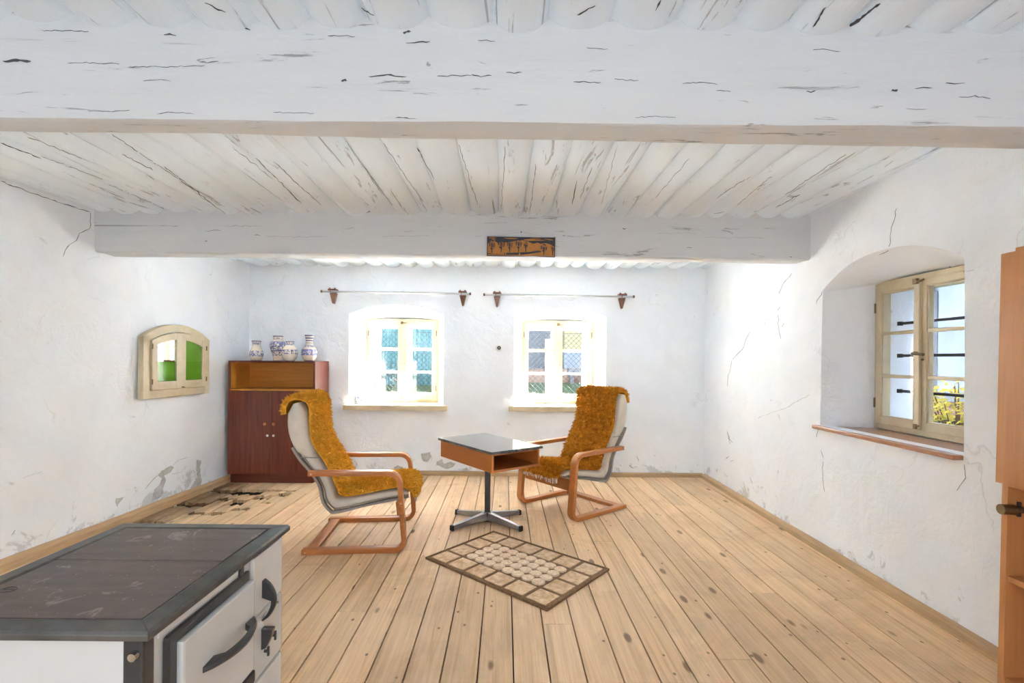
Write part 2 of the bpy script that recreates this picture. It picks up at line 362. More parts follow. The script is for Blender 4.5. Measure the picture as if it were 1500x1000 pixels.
def rounded(pts, radii, seg=7):
    """2D polyline with rounded corners"""
    out = [Vector(pts[0])]
    for i in range(1, len(pts) - 1):
        p, a, b = Vector(pts[i]), Vector(pts[i - 1]), Vector(pts[i + 1]); r = radii[i - 1]
        u = (a - p).normalized(); v = (b - p).normalized(); ang = u.angle(v); d = r / math.tan(ang / 2)
        c = p + (u + v).normalized() * (r / math.sin(ang / 2)); s = p + u * d; e = p + v * d
        a0 = math.atan2(*(s - c).yx); a1 = math.atan2(*(e - c).yx); da = (a1 - a0 + math.pi) % (2 * math.pi) - math.pi
        out += [c + Vector((math.cos(a0 + da * k / seg), math.sin(a0 + da * k / seg))) * r for k in range(seg + 1)]
    out.append(Vector(pts[-1])); return out
def resample(pts, n):
    pts = [Vector(p) for p in pts]; m = len(pts); out = []
    def cr(i, t):
        p0, p1, p2, p3 = pts[max(i - 1, 0)], pts[i], pts[min(i + 1, m - 1)], pts[min(i + 2, m - 1)]
        return .5 * ((2 * p1) + (p2 - p0) * t + (2 * p0 - 5 * p1 + 4 * p2 - p3) * t * t + (3 * p1 - p0 - 3 * p2 + p3) * t ** 3)
    for k in range(n):
        x = k / (n - 1) * (m - 1); i = min(int(x), m - 2); out.append(cr(i, x - i))
    return out
def ribbon(mb, path, wid, y0, y1):
    """flat bar following a 2D (x,z) path, thickness wid in plane, from y0 to y1"""
    rings = []; n = len(path)
    for i, p in enumerate(path):
        t = (path[min(i + 1, n - 1)] - path[max(i - 1, 0)]).normalized(); nn = Vector((-t.y, t.x)) * wid / 2
        a, b = p + nn, p - nn
        rings.append([Vector((a.x, y0, a.y)), Vector((a.x, y1, a.y)), Vector((b.x, y1, b.y)), Vector((b.x, y0, b.y))])
    mb.loft(rings)

# ------------------------------------------------------------------ walls
def nz(p, f, s=0.0): return noise.noise(Vector((p[0] * f + s, p[1] * f - s, p[2] * f + 2 * s)))
def bulge(p): return .011 * nz(p, 1.3, 3.1) + .0045 * nz(p, 5.0, 7.7) + .0015 * nz(p, 16, 1.3)
def inpoly(p, poly):
    c = False; n = len(poly)
    for i in range(n):
        a, b = poly[i], poly[i - 1]
        if (a[1] > p[1]) != (b[1] > p[1]) and p[0] < (b[0] - a[0]) * (p[1] - a[1]) / (b[1] - a[1]) + a[0]: c = not c
    return c
def arch(u0, u1, v0, vs, va, nb=8, ns=10, na=18):
    pts = [(u0 + (u1 - u0) * k / nb, v0) for k in range(nb)] + [(u1, v0 + (vs - v0) * k / ns) for k in range(ns)]
    for k in range(na):
        t = k / na; u = u1 + (u0 - u1) * t; x = 2 * t - 1
        pts.append((u, vs + (va - vs) * (1 - abs(x) ** 2.3)))
    pts += [(u0, vs + (v0 - vs) * k / ns) for k in range(ns)]
    return pts
def wall(name, u0, u1, v0, v1, to3, nrm, holes, step=.055, label=''):
    """holes: list of dicts(front outline, rings of (outline, depth))"""
    nu, nv = int((u1 - u0) / step), int((v1 - v0) / step)
    pts = []; edges = []
    ol = [h['front'] for h in holes]
    for o in ol:
        b = len(pts); pts += [Vector(p) for p in o]; edges += [(b + k, b + (k + 1) % len(o)) for k in range(len(o))]
    for i in range(nu + 1):
        for j in range(nv + 1):
            p = Vector((u0 + (u1 - u0) * i / nu, v0 + (v1 - v0) * j / nv))
            if 0 < i < nu and 0 < j < nv: p += Vector((random.uniform(-.012, .012), random.uniform(-.012, .012)))
            if any(inpoly(p, o) or min((p - Vector(q)).length for q in o) < .022 for o in ol): continue
            pts.append(p)
    vo, eo, fo = geometry.delaunay_2d_cdt(pts, edges, [], 0, 1e-5)[:3]
    mb = MB()
    def P(u, v, d=0.0):
        q = to3(u, v); q = q + nrm * (bulge(q) * (1 if d == 0 else max(0, 1 - d / .25))); return q - nrm * d
    vs = [P(*p) for p in vo]
    fs = [f for f in fo if not any(inpoly((sum(vo[i].x for i in f) / 3, sum(vo[i].y for i in f) / 3), o) for o in ol)]
    mb.add(vs, fs)
    for h in holes:
        rings = [[P(*p) for p in h['front']]]
        prev, pd = h['front'], 0.0
        for outline, d, k in h['rings']:
            for s in range(1, k + 1):
                t = s / k
                rings.append([P(a[0] + (b[0] - a[0]) * t, a[1] + (b[1] - a[1]) * t, pd + (d - pd) * t) for a, b in zip(prev, outline)])
            prev, pd = outline, d
        mb.loft(rings, True, False)
    bm_v = list(mb.v); bm_f = list(mb.f)
    o = mb.build(name, 'plaster', None, 42)
    # weld the arris between face and reveal
    bm = bmesh.new(); bm.from_mesh(o.data); bmesh.ops.remove_doubles(bm, verts=bm.verts, dist=1e-4); bmesh.ops.recalc_face_normals(bm, faces=bm.faces); bm.to_mesh(o.data); bm.free()
    for p in o.data.polygons: p.use_smooth = True
    o.data.set_sharp_from_angle(angle=R(48))
    tag(o, label, 'wall', None, 'structure')
    return o, BVHTree.FromPolygons([Vector(v) for v in bm_v], bm_f)

WD = .33                                          # depth of the inner frames in the recesses
def back_hole(u0, u1, vs, va, fc, fw, fz0, fz1):
    front = arch(u0, u1, .725, vs, va)
    mid = arch(u0 + .015, u1 - .015, .725, vs - .01, va - .012)
    inner = arch(fc - fw / 2 + .004, fc + fw / 2 - .004, fz0 - .004 if False else .72, fz1 - .012, fz1 + .016)
    box = arch(fc - fw / 2 + .012, fc + fw / 2 - .012, .73, fz1 - .03, fz1 - .012)
    return dict(front=front, rings=[(mid, .035, 3), (inner, WD - .01, 7), (inner, WD + .05, 1), (box, WD + .06, 1), (box, .72, 3)])
W1 = dict(fc=-1.145, fw=.815, z0=.725, z1=1.655); W2 = dict(fc=.585, fw=.81, z0=.725, z1=1.650)
holes = [back_hole(-1.635, -.645, 1.672, 1.772, W1['fc'], W1['fw'], W1['z0'], W1['z1']),
         back_hole(.090, 1.055, 1.668, 1.752, W2['fc'], W2['fw'], W2['z0'], W2['z1'])]
wall_back, bvh_back = wall('wall_back', -2.95, 2.35, -.05, 2.42, lambda u, v: Vector((u, YB, v)), Vector((0, -1, 0)), holes,
                           label='uneven white plaster wall with two arched window recesses')
# right wall : u runs along Y
RD = .275
W3 = dict(fc=2.655, fw=.71, z0=.80, z1=1.705)
def yr(u): return u
fr = arch(2.115, 3.095, .80, 1.675, 1.815)
mi = arch(2.13, 3.08, .80, 1.665, 1.80)
inn = arch(W3['fc'] - W3['fw'] / 2 + .004, W3['fc'] + W3['fw'] / 2 - .004, .79, W3['z1'] - .012, W3['z1'] + .012)
bo = arch(W3['fc'] - W3['fw'] / 2 + .012, W3['fc'] + W3['fw'] / 2 - .012, .80, W3['z1'] - .03, W3['z1'] - .012)
wall_right, bvh_right = wall('wall_right', YF, 5.1, -.05, 2.42, lambda u, v: Vector((XR(u), u, v)), Vector((-1, .0205, 0)).normalized(),
                             [dict(front=fr, rings=[(mi, .03, 3), (inn, RD - .01, 6), (inn, RD + .05, 1), (bo, RD + .06, 1), (bo, .60, 3)])],
                             label='rough white plaster wall with one deep arched window recess and brown sill')
wall_left, bvh_left = wall('wall_left', YF, 5.1, -.05, 2.42, lambda u, v: Vector((XL(u), u, v)), Vector((1, -.0572, 0)).normalized(), [],
                           label='cracked white plaster wall holding the small arched green glass cabinet')

# wall behind the camera; its wide opening is invented to admit fill light
wf_ = MB().bx(-3.2, -2.55, YF - .3, YF, -.05, 2.42).bx(1.75, 2.4, YF - .3, YF, -.05, 2.42).bx(-2.55, 1.75, YF - .3, YF, 1.9, 2.42).build('wall_front', 'plaster')
tag(wf_, 'unseen white plaster wall with a wide opening added for fill light', 'wall', None, 'structure')
# ------------------------------------------------------------------ floor boards
floor = MB().bx(-3.1, 2.3, YF, 5.2, -.12, -.045).build('floor', 'sub')
tag(floor, 'worn pine plank floor with dark gaps and a rotten corner', 'floor', None, 'structure')
BW = .1383
def board(x0, x1, y0, y1, j0=0.0, j1=0.0, dz=0.0):
    g = .0027; x0 += g; x1 -= g
    n0 = 7 if j0 else 1; n1 = 7 if j1 else 1
    a = [(x0 + (x1 - x0) * k / n0, y0 + (random.uniform(-j0, j0) if j0 else 0)) for k in range(n0 + 1)]
    b = [(x1 + (x0 - x1) * k / n1, y1 + (random.uniform(-j1, j1) if j1 else 0)) for k in range(n1 + 1)]
    return MB().prism(a + b, lambda u, v: (u, v, -.028 + dz), lambda u, v: (u, v, dz)).build('floor_board', 'floor', floor, None, .0012)
for k in range(-22, 17):
    x0 = .0427 + BW * k; x1 = x0 + BW
    if x0 > 2.12 or x1 < -2.96: continue
    xc = (x0 + x1) / 2
    cuts = [YF, 5.03]
    s = YF + random.uniform(1.2, 4.2)
    while s < 4.2: cuts.append(s); s += random.uniform(2.2, 4.5)
    if -2.9 < xc < -1.95:
        cuts = [c for c in cuts if not 2.6 < c < 4.9]
        cuts.sort(); rot0 = 3.52 + random.uniform(-.1, .1) + max(0, (xc + 2.45)) * .75; rot1 = 4.36 + random.uniform(-.04, .06)
        for a, b in zip(cuts[:-1], cuts[1:]):
            if a < rot0 and b > rot1:
                ga = random.uniform(.03, .09); gb = random.uniform(.05, .17) if xc < -2.2 else .03; gm = random.uniform(.05, .12)
                ym = rot0 + (rot1 - rot0) * random.uniform(.35, .65)
                board(x0, x1, a, rot0, 0, .02)
                board(x0, x1, rot0 + ga, ym, .03, .045, -.010)
                board(x0, x1, ym + gm, rot1 - gb, .045, .03, -.006)
                board(x0, x1, rot1, b, .012, 0)
            else: board(x0, x1, a, b)
        continue
    cuts.sort()
    for a, b in zip(cuts[:-1], cuts[1:]): board(x0, x1, a, b, 0, 0, random.uniform(-.0008, .0008))

# skirting boards
def skirt(name, f, y0, y1, t, h, mat, label):
    mb = MB(); rings = []
    n = 40
    for k in range(n + 1):
        s = y0 + (y1 - y0) * k / n; wob = .002 * noise.noise(Vector((s * 1.5, t * 90, 0)))
        prof = [(0, -.01), (t, -.01), (t + wob, h * .72), (t * .55 + wob, h + wob), (0, h + wob)]
        rings.append([f(s, a, b) for a, b in prof])
    o = mb.loft(rings).build(name, mat, None, 35)
    tag(o, label, 'skirting', None, 'structure')
skirt('baseboard_left', lambda s, a, b: Vector((XL(s) - .012 + a, s, b)), YF, 4.99, .055, .062, 'skirt', 'pale pine skirting strip along the wall with the green glass cabinet')
skirt('baseboard_back', lambda s, a, b: Vector((s, YB + .012 - a, b)), -2.66, 2.07, .042, .042, 'skirtx', 'low pine skirting strip below the two small windows')
skirt('baseboard_right', lambda s, a, b: Vector((XR(s) + .012 - a, s, b)), YF, 4.955, .052, .045, 'skirt', 'low pine skirting strip along the wall with the brown window sill')

# ------------------------------------------------------------------ ceiling: logs and two cross beams
ceiling = MB().bx(-3.2, 2.5, YF, 5.3, 2.30, 2.42).build('ceiling', 'plaster')
tag(ceiling, 'whitewashed ceiling of close rounded logs over two cross beams', 'ceiling', None, 'structure')
LW = .171; x = -2.98; li = 0; lv, lf_ = [], []
while x < 2.2:
    wd = LW * random.uniform(.9, 1.12); rings = []; r0 = random.uniform(.034, .050); dz = random.uniform(-.008, .010)
    ny = 64
    for j in range(ny + 1):
        y = YF + (5.15 - YF) * j / ny; ring = []
        wx = .012 * noise.noise(Vector((y * .8, li * 3.3, 0)))
        for k in range(13):
            t = k / 12; a = abs(2 * t - 1)
            z = ZC + dz + r0 * (a ** 2.6) + .007 * noise.noise(Vector((x + t * wd, y * 1.6, 9))) * (1 - a ** 4) + .006 * noise.noise(Vector((li * 5, y * .9, 4)))
            ring.append(Vector((x + wx + (t * 1.06 - .03) * wd, y, z)))
        ring += [Vector((x + wx + wd * 1.02, y, ZC + .12)), Vector((x + wx - wd * .02, y, ZC + .12))]
        rings.append(ring)
    mb = MB().loft(rings); b0 = len(lv); lv += [Vector(v) for v in mb.v]; lf_ += [tuple(i + b0 for i in f) for f in mb.f]
    mb.build('ceiling_log', 'limelog', ceiling, 60)
    x += wd; li += 1
def beam(y0, fy1, zf, ztop, x0, x1, seed, label):
    rings = []; n = 90
    for k in range(n + 1):
        xx = x0 + (x1 - x0) * k / n; zb = zf(xx); y1 = fy1(xx)
        def q(y, z, s): return Vector((xx, y + .006 * noise.noise(Vector((xx * 1.3, s, seed))) + .0025 * noise.noise(Vector((xx * 7, s, seed))), z + .005 * noise.noise(Vector((xx * 1.7, s + 5, seed))) + .002 * noise.noise(Vector((xx * 9, s, seed)))))
        prof = [q(y0, ztop, 1), q(y0 - .004, (ztop * 2 + zb) / 3, 2), q(y0, (ztop + zb * 2) / 3, 3), q(y0, zb + .018, 4), q(y0 + .005, zb + .005, 4.2), q(y0 + .018, zb, 4.5),
                q((y0 + y1) / 2, zb + .002, 5), q(y1 - .018, zb, 6), q(y1 - .005, zb + .006, 6.3), q(y1, zb + .02, 6.6), q(y1, ztop, 7)]
        rings.append(prof)
    mb = MB().loft(rings); bv = BVHTree.FromPolygons([Vector(v) for v in mb.v], mb.f)
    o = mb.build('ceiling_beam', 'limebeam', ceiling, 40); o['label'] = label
    return o, bv
far_beam, bvh_far = beam(3.225, lambda x: 3.395, lambda x: 1.905 - .002 * x, 2.25, -2.85, 2.12, 2.0, 'shade-toned white cross beam that carries the small ochre landscape print')
near_beam, bvh_near = beam(1.41, lambda x: 1.53 + .0187 * x, lambda x: 1.90, 2.25, -2.95, 2.08, 11.0, 'thick shade-toned white cross beam with long cracks')

# plaster collar where the far beam meets the side walls
# ------------------------------------------------------------------ cracks and bare patches
def hit(bvh, px, py):
    d = ray(px, py).normalized(); loc, nn, i, dist = bvh.ray_cast(Vector((0, 0, H)), d)
    return loc, nn
def crack(bvh, pts, wid, parent, mat='crack'):
    P = []
    for (a, b), (c, d) in zip(pts[:-1], pts[1:]):
        n = max(2, int(math.hypot(c - a, d - b) / 5))
        for k in range(n): P.append((a + (c - a) * k / n + random.uniform(-1, 1), b + (d - b) * k / n + random.uniform(-1, 1)))
    P.append(pts[-1]); Q = []
    for p in P:
        h, nn = hit(bvh, *p)
        if h is None: return
        if nn.dot(h - Vector((0, 0, H))) > 0: nn = -nn
        Q.append((h + nn * .0012, nn))
    rings = []
    for i, (q, nn) in enumerate(Q):
        t = (Q[min(i + 1, len(Q) - 1)][0] - Q[max(i - 1, 0)][0]).normalized(); s = t.cross(nn).normalized()
        ww = wid * .55 * (.25 + .75 * random.random()) * (.2 if i in (0, len(Q) - 1) else 1) / 2
        rings.append([q + s * ww, q + nn * .0006, q - s * ww, q - nn * .004])
    MB().loft(rings).build('crack', mat, parent)
def patch(bvh, pts, parent, mat='grey', name='bare_render_patch'):
    Q = []
    m = len(pts)
    poly = []
    for k in range(m):
        a, b = pts[k], pts[(k + 1) % m]; n = max(1, int(math.hypot(b[0] - a[0], b[1] - a[1]) / 3))
        for j in range(n): poly.append((a[0] + (b[0] - a[0]) * j / n + random.uniform(-.7, .7), a[1] + (b[1] - a[1]) * j / n + random.uniform(-.7, .7)))
    for p in poly:
        h, nn = hit(bvh, *p)
        if h is None: return
        if nn.dot(h - Vector((0, 0, H))) > 0: nn = -nn
        Q.append((h, nn))
    n = len(Q); b = [q + nn * .0022 for q, nn in Q] + [q - nn * .006 for q, nn in Q]
    vo, eo, fo = geometry.delaunay_2d_cdt([Vector(p) for p in poly], [(k, (k + 1) % n) for k in range(n)], [], 1, 1e-4)[:3]
    if len(vo) != n: return
    fs = [tuple(f) for f in fo] + [(k, (k + 1) % n, n + (k + 1) % n, n + k) for k in range(n)]
    MB().add(b, fs).build(name, mat, parent)
for (x, y, ln, wd) in ((5, 90, 40, .016), (100, 92, 75, .003), (190, 98, 110, .003), (290, 90, 30, .004), (480, 52, 40, .004), (595, 63, 35, .008), (500, 118, 8, .02), (540, 112, 55, .010), (640, 112, 50, .004), (690, 110, 30, .005),
                       (742, 106, 22, .008), (840, 120, 40, .005), (900, 116, 35, .003), (860, 70, 30, .003), (1000, 122, 50, .003), (1050, 133, 20, .003), (1180, 134, 15, .006), (1305, 133, 10, .014), (1340, 130, 25, .005), (1385, 122, 28, .006),
                       (1405, 143, 45, .003), (130, 163, 60, .003), (230, 166, 55, .004), (400, 165, 60, .002), (210, 118, 40, .003), (60, 45, 70, .003), (590, 48, 12, .014), (345, 42, 22, .010), (240, 52, 18, .012), (700, 60, 25, .003), (1190, 74, 40, .003), (930, 172, 60, .002), (580, 172, 30, .006)):
    crack(bvh_near, [(x, y), (x + ln * .5, y + random.uniform(-2, 2)), (x + ln, y + random.uniform(-2, 2))], wd, near_beam)
for (x, y, ln, wd) in ((232, 330, 30, .005), (300, 338, 25, .007), (325, 331, 60, .003), (372, 345, 10, .012), (390, 346, 90, .003), (300, 353, 4, .012), (500, 334, 20, .003), (960, 342, 60, .002), (1030, 348, 90, .002), (912, 335, 6, .012), (1156, 376, 4, .012), (560, 346, 70, .002)):
    crack(bvh_far, [(x, y), (x + ln * .5, y + random.uniform(-1, 1)), (x + ln, y + random.uniform(-1, 1))], wd, far_beam)
bvh_logs = BVHTree.FromPolygons(lv, lf_)
for p0, p1, wd in (((163, 196), (202, 222), .010), ((205, 224), (262, 262), .006), ((240, 243), (330, 313), .012), ((178, 225), (224, 249), .009), ((262, 262), (300, 292), .004), ((340, 215), (400, 262), .005), ((375, 232), (442, 298), .012), ((400, 236), (470, 300), .008),
                   ((505, 205), (560, 285), .004), ((560, 208), (620, 295), .005), ((530, 240), (575, 300), .008), ((610, 215), (636, 262), .012), ((672, 212), (700, 300), .006), ((740, 215), (734, 310), .005), ((785, 240), (776, 315), .006), ((845, 262), (838, 300), .010),
                   ((867, 245), (850, 290), .007), ((905, 214), (880, 300), .003), ((1010, 232), (960, 290), .004), ((1092, 262), (1050, 290), .006), ((1130, 258), (1080, 300), .004), ((1172, 284), (1136, 304), .010), ((1046, 313), (1060, 310), .014), ((1285, 278), (1255, 290), .010), ((1380, 230), (1290, 272), .004), ((1405, 228), (1330, 258), .003),
                   ((1240, 225), (1150, 285), .004), ((40, 200), (120, 232), .006), ((60, 228), (150, 262), .004), ((160, 270), (240, 305), .004), ((0, 208), (60, 232), .010), ((845, 22), (872, 8), .012), ((960, 15), (968, 0), .014), ((1190, 40), (1210, 10), .010), ((1240, 42), (1290, 5), .02), ((530, 12), (548, 22), .010), ((330, 18), (300, 4), .01)):
    crack(bvh_logs, [p0, p1], wd, ceiling)
patch(bvh_left, [(251, 682), (254, 685), (249, 692), (240, 696), (243, 703), (238, 715), (239, 722), (233, 730), (222, 733), (226, 717), (235, 708), (237, 700), (231, 696), (237, 689), (245, 684)], wall_left)
patch(bvh_left, [(288, 673), (294, 674), (293, 690), (296, 702), (293, 710), (287, 713), (279, 716), (284, 706), (289, 698), (288, 686)], wall_left)
patch(bvh_left, [(171, 730), (182, 727), (176, 735), (171, 742), (169, 737)], wall_left)
for pts, wd in (([(231, 695), (222, 705), (213, 716)], .008), ([(253, 681), (262, 673), (275, 669)], .004), ([(249, 694), (262, 692), (268, 689)], .003),
                ([(0, 265), (40, 280), (90, 298), (132, 310)], .010), ([(132, 312), (132, 335), (116, 342), (112, 352), (98, 362), (92, 376)], .007),
                ([(16, 785), (22, 776)], .006), ([(35, 700), (62, 690)], .002)):
    crack(bvh_left, pts, wd, wall_left)
for pts in ([(617, 664), (630, 662), (632, 668), (626, 676), (619, 675)], [(640, 676), (648, 672), (650, 679), (658, 676), (667, 678), (664, 684), (654, 687), (647, 684), (640, 681)],
            [(577, 684), (583, 681), (590, 684), (594, 689), (577, 688)], [(678, 686), (684, 684), (686, 689), (678, 689)]):
    patch(bvh_back, pts, wall_back)
for pts, wd in (([(932, 668), (936, 676)], .02), ([(921, 681), (928, 686)], .012), ([(907, 681), (911, 683)], .012), ([(961, 431), (963, 433)], .012), ([(1016, 463), (1018, 465)], .01)):
    crack(bvh_back, pts, wd, wall_back)
for pts, wd in (([(1073, 527), (1080, 520), (1087, 512), (1092, 498), (1099, 486)], .007), ([(1073, 527), (1068, 545), (1066, 565)], .003), ([(1066, 632), (1068, 641), (1073, 648)], .018), ([(1068, 638), (1070, 650)], .008),
                ([(1106, 470), (1128, 467)], .003), ([(1139, 455), (1142, 450)], .012), ([(1145, 478), (1148, 473)], .01), ([(1140, 462), (1141, 480), (1144, 496)], .003), ([(1160, 400), (1148, 415), (1141, 430)], .003),
                ([(1195, 445), (1203, 432), (1206, 426)], .008), ([(1200, 628), (1196, 640)], .010), ([(1202, 659), (1206, 670)], .012), ([(1205, 675), (1206, 700), (1208, 720)], .003),
                ([(1313, 305), (1311, 322), (1306, 335), (1304, 355), (1301, 367), (1288, 373)], .006), ([(1412, 680), (1414, 700), (1406, 712), (1402, 718)], .004), ([(1064, 672), (1068, 668)], .015), ([(1070, 675), (1075, 674)], .01),
                ([(1098, 700), (1103, 708)], .008), ([(1390, 390), (1400, 400), (1430, 395)], .002), ([(1110, 612), (1150, 598), (1185, 578)], .002)):
    crack(bvh_right, pts, wd, wall_right)

# ------------------------------------------------------------------ windows
def casement(parent, x0, x1, z0, z1, y, mat, st=.040, dep=.036, bars=2, bar=.020, name='casement'):
    mb = MB()
    mb.bx(x0, x0 + st, y, y + dep, z0, z1, .004).bx(x1 - st, x1, y, y + dep, z0, z1, .004)
    mb.bx(x0 + st - .003, x1 - st + .003, y + .001, y + dep - .001, z1 - st, z1, .004).bx(x0 + st - .003, x1 - st + .003, y + .001, y + dep - .001, z0, z0 + st * 1.15, .004)
    # moulded inner bead
    b = .008
    a0, a1, c0, c1 = x0 + st, x1 - st, z0 + st * 1.15, z1 - st
    mb.bx(a0 - .001, a0 + b, y + .008, y + dep - .004, c0, c1).bx(a1 - b, a1 + .001, y + .008, y + dep - .004, c0, c1)
    mb.bx(a0, a1, y + .008, y + dep - .004, c0 - .001, c0 + b).bx(a0, a1, y + .008, y + dep - .004, c1 - b, c1 + .001)
    o = mb.build(name, mat, parent)
    hgt = (c1 - c0 - bars * bar) / (bars + 1)
    for k in range(bars + 1):
        za = c0 + k * (hgt + bar)
        MB().bx(a0 - .002, a1 + .002, y + .018, y + .021, za - .002, za + hgt + .002).build('pane', 'glass', o)
        if k < bars: MB().bx(a0 - .001, a1 + .001, y + .006, y + dep - .008, za + hgt, za + hgt + bar, .004).build('glazing_bar', mat, o)
    return o
def frame(parent, w, z0, z1, y0, y1, t, mat, name='frame'):
    mb = MB().bx(-w / 2, -w / 2 + t, y0, y1, z0, z1, .004).bx(w / 2 - t, w / 2, y0, y1, z0, z1, .004)
    mb.bx(-w / 2 + t - .002, w / 2 - t + .002, y0 + .001, y1 - .001, z1 - t, z1, .004).bx(-w / 2 + t - .002, w / 2 - t + .002, y0 + .001, y1 - .001, z0, z0 + t, .004)
    return mb.build(name, mat, parent)
def window(name, loc, rz, w, h, label, outer=True):
    r = empty(name, loc, rz); tag(r, label, 'window', None, 'structure')
    t = .038
    frame(r, w, 0, h, 0, .075, t, 'creamwood')
    for s in (-1, 1):
        xs = sorted((s * .004, s * (w / 2 - t + .006)))
        c = casement(r, xs[0], xs[1], t - .006, h - t + .006, -.012, 'creamwood')
        # hinges
        for zz in (.16, h - .16): MB().tube([(s * (w / 2 - t + .008), -.016, zz - .03), (s * (w / 2 - t + .008), -.016, zz + .03)], .005, 8).build('hinge', 'brass', c)
    MB().bx(-.017, .017, -.030, -.011, t, h - t + .004, .006).build('meeting_strip', 'creamwood', r)
    lat = MB().bx(-.014, .014, -.046, -.029, h - t - .022, h - t + .008, .003)
    lat.tube([(0, -.040, h - t - .004), (.034, -.042, h - t - .012), (.055, -.040, h - t - .004)], .0055, 8)
    lat.build('top_latch', 'brass', r)
    lb = MB().bx(-.010, .010, -.040, -.029, t + .002, t + .03, .003).tube([(0, -.038, t + .018), (.03, -.04, t + .022)], .005, 8)
    lb.build('bottom_latch', 'brass', r)
    for s in (-1, 1): MB().lathe([(.0, 0), (.006, 0), (.007, .004), (.004, .010), (.0, .011)], 10).build('knob', 'brass', r, 40).matrix_local = Matrix.Translation((s * .024, -.013, h * .47)) @ Matrix.Rotation(R(90), 4, 'X')
    if outer:
        of = empty('outer_window', (0, .27, 0)); of.parent = r
        frame(of, w - .03, .012, h - .02, 0, .05, .032, 'whitewood', 'outer_frame')
        for s in (-1, 1):
            xs = sorted((s * .003, s * (w / 2 - .042)))
            casement(of, xs[0], xs[1], .035, h - .045, .004, 'whitewood', .036, .034, 2, .020, 'outer_casement')
    return r
w1 = window('window_1', (W1['fc'], YB + WD, W1['z0']), 0, W1['fw'], W1['z1'] - W1['z0'], 'cream double window with a painted mug and white jug on its sill')
w2 = window('window_2', (W2['fc'], YB + WD, W2['z0']), 0, W2['fw'], W2['z1'] - W2['z0'], 'cream double window partly hidden by the armchair beside the table')
w3 = window('window_3', (XR(W3['fc']) + RD, W3['fc'], W3['z0']), R(-90) - .0205, W3['fw'], W3['z1'] - W3['z0'], 'cream casement window over the brown sill with iron bars outside', False)
# handle of window_3
MB().tube([(0, -.03, .46), (0, -.055, .46)], .006, 8).tube([(0, -.055, .46), (.075, -.055, .452)], [.006, .008], 8).lathe([(0, -.012), (.012, -.010), (.012, .010), (0, .012)], 12, (0, -.034, .46)).build('window_handle', 'brass', w3, 40)
for k, zz in enumerate((.232, .452, .652)):
    MB().tube([(-.40, .145, zz), (.40, .145, zz)], .0085, 8).lathe([(0, -.012), (.016, -.012), (.016, .012), (0, .012)], 10, (-.335, .145, zz)).build('iron_bar', 'iron', w3, 40)
# sills
def sill(parent, pts, z0, z1, mat):
    MB().prism(pts, lambda u, v: (u, v, z0), lambda u, v: (u, v, z1)).build('sill', mat, parent, None, .005)
sill(w1, [(-.535, -.375), (.545, -.375), (.545, -.328), (.485, -.325), (.405, -.004), (-.405, -.004), (-.485, -.325), (-.535, -.328)], -.052, .0, 'creamwood')
sill(w2, [(-.545, -.375), (.525, -.375), (.525, -.328), (.465, -.325), (.403, -.004), (-.403, -.004), (-.49, -.325), (-.545, -.328)], -.052, .0, 'creamwood')
sill(w3, [(-.465, -.315), (.545, -.315), (.545, -.268), (.535, -.262), (.357, -.003), (-.357, -.003), (-.435, -.262), (-.465, -.268)], -.024, -.002, 'sillbrown')

# ------------------------------------------------------------------ green glass wall cabinet on the left wall
YA, YZ = 3.575, 4.30
ang = math.atan2(.0572, 1)
cab = empty('wall_niche_cabinet', (XL(YA) + .012, YA, .885), -ang)      # local: y along the wall (away), x into the room
tag(cab, 'small arched cream wooden wall cabinet with two green glass doors', 'wall cabinet')
CWd = (YZ - YA) / math.cos(ang); spring = .475; apex = .585
def archz(y, off=0.0, w0=0.0, w1=CWd):
    t = (y - CWd / 2) / (CWd / 2); return spring + (apex - spring) * (1 - abs(t) ** 2.1) - off
def arch_band(o0, o1, y0, y1, x0, x1, n=18):
    rings = []
    for k in range(n + 1):
        y = y0 + (y1 - y0) * k / n
        rings.append([Vector((x0, y, archz(y, o1))), Vector((x1, y, archz(y, o1))), Vector((x1, y, archz(y, o0))), Vector((x0, y, archz(y, o0)))])
    return rings
fm = MB().bx(0, .045, 0, .062, 0, archz(.03) - .02, .003).bx(0, .045, CWd - .055, CWd, 0, archz(CWd - .03) - .02, .003).bx(0, .043, .055, CWd - .05, 0, .062, .003)
fm.loft(arch_band(0, .062, 0, CWd, 0, .045)); fm.build('frame', 'creamwood', cab)
MB().bx(-.005, .004, .04, CWd - .04, .04, spring).build('back_board', 'creamwood', cab)
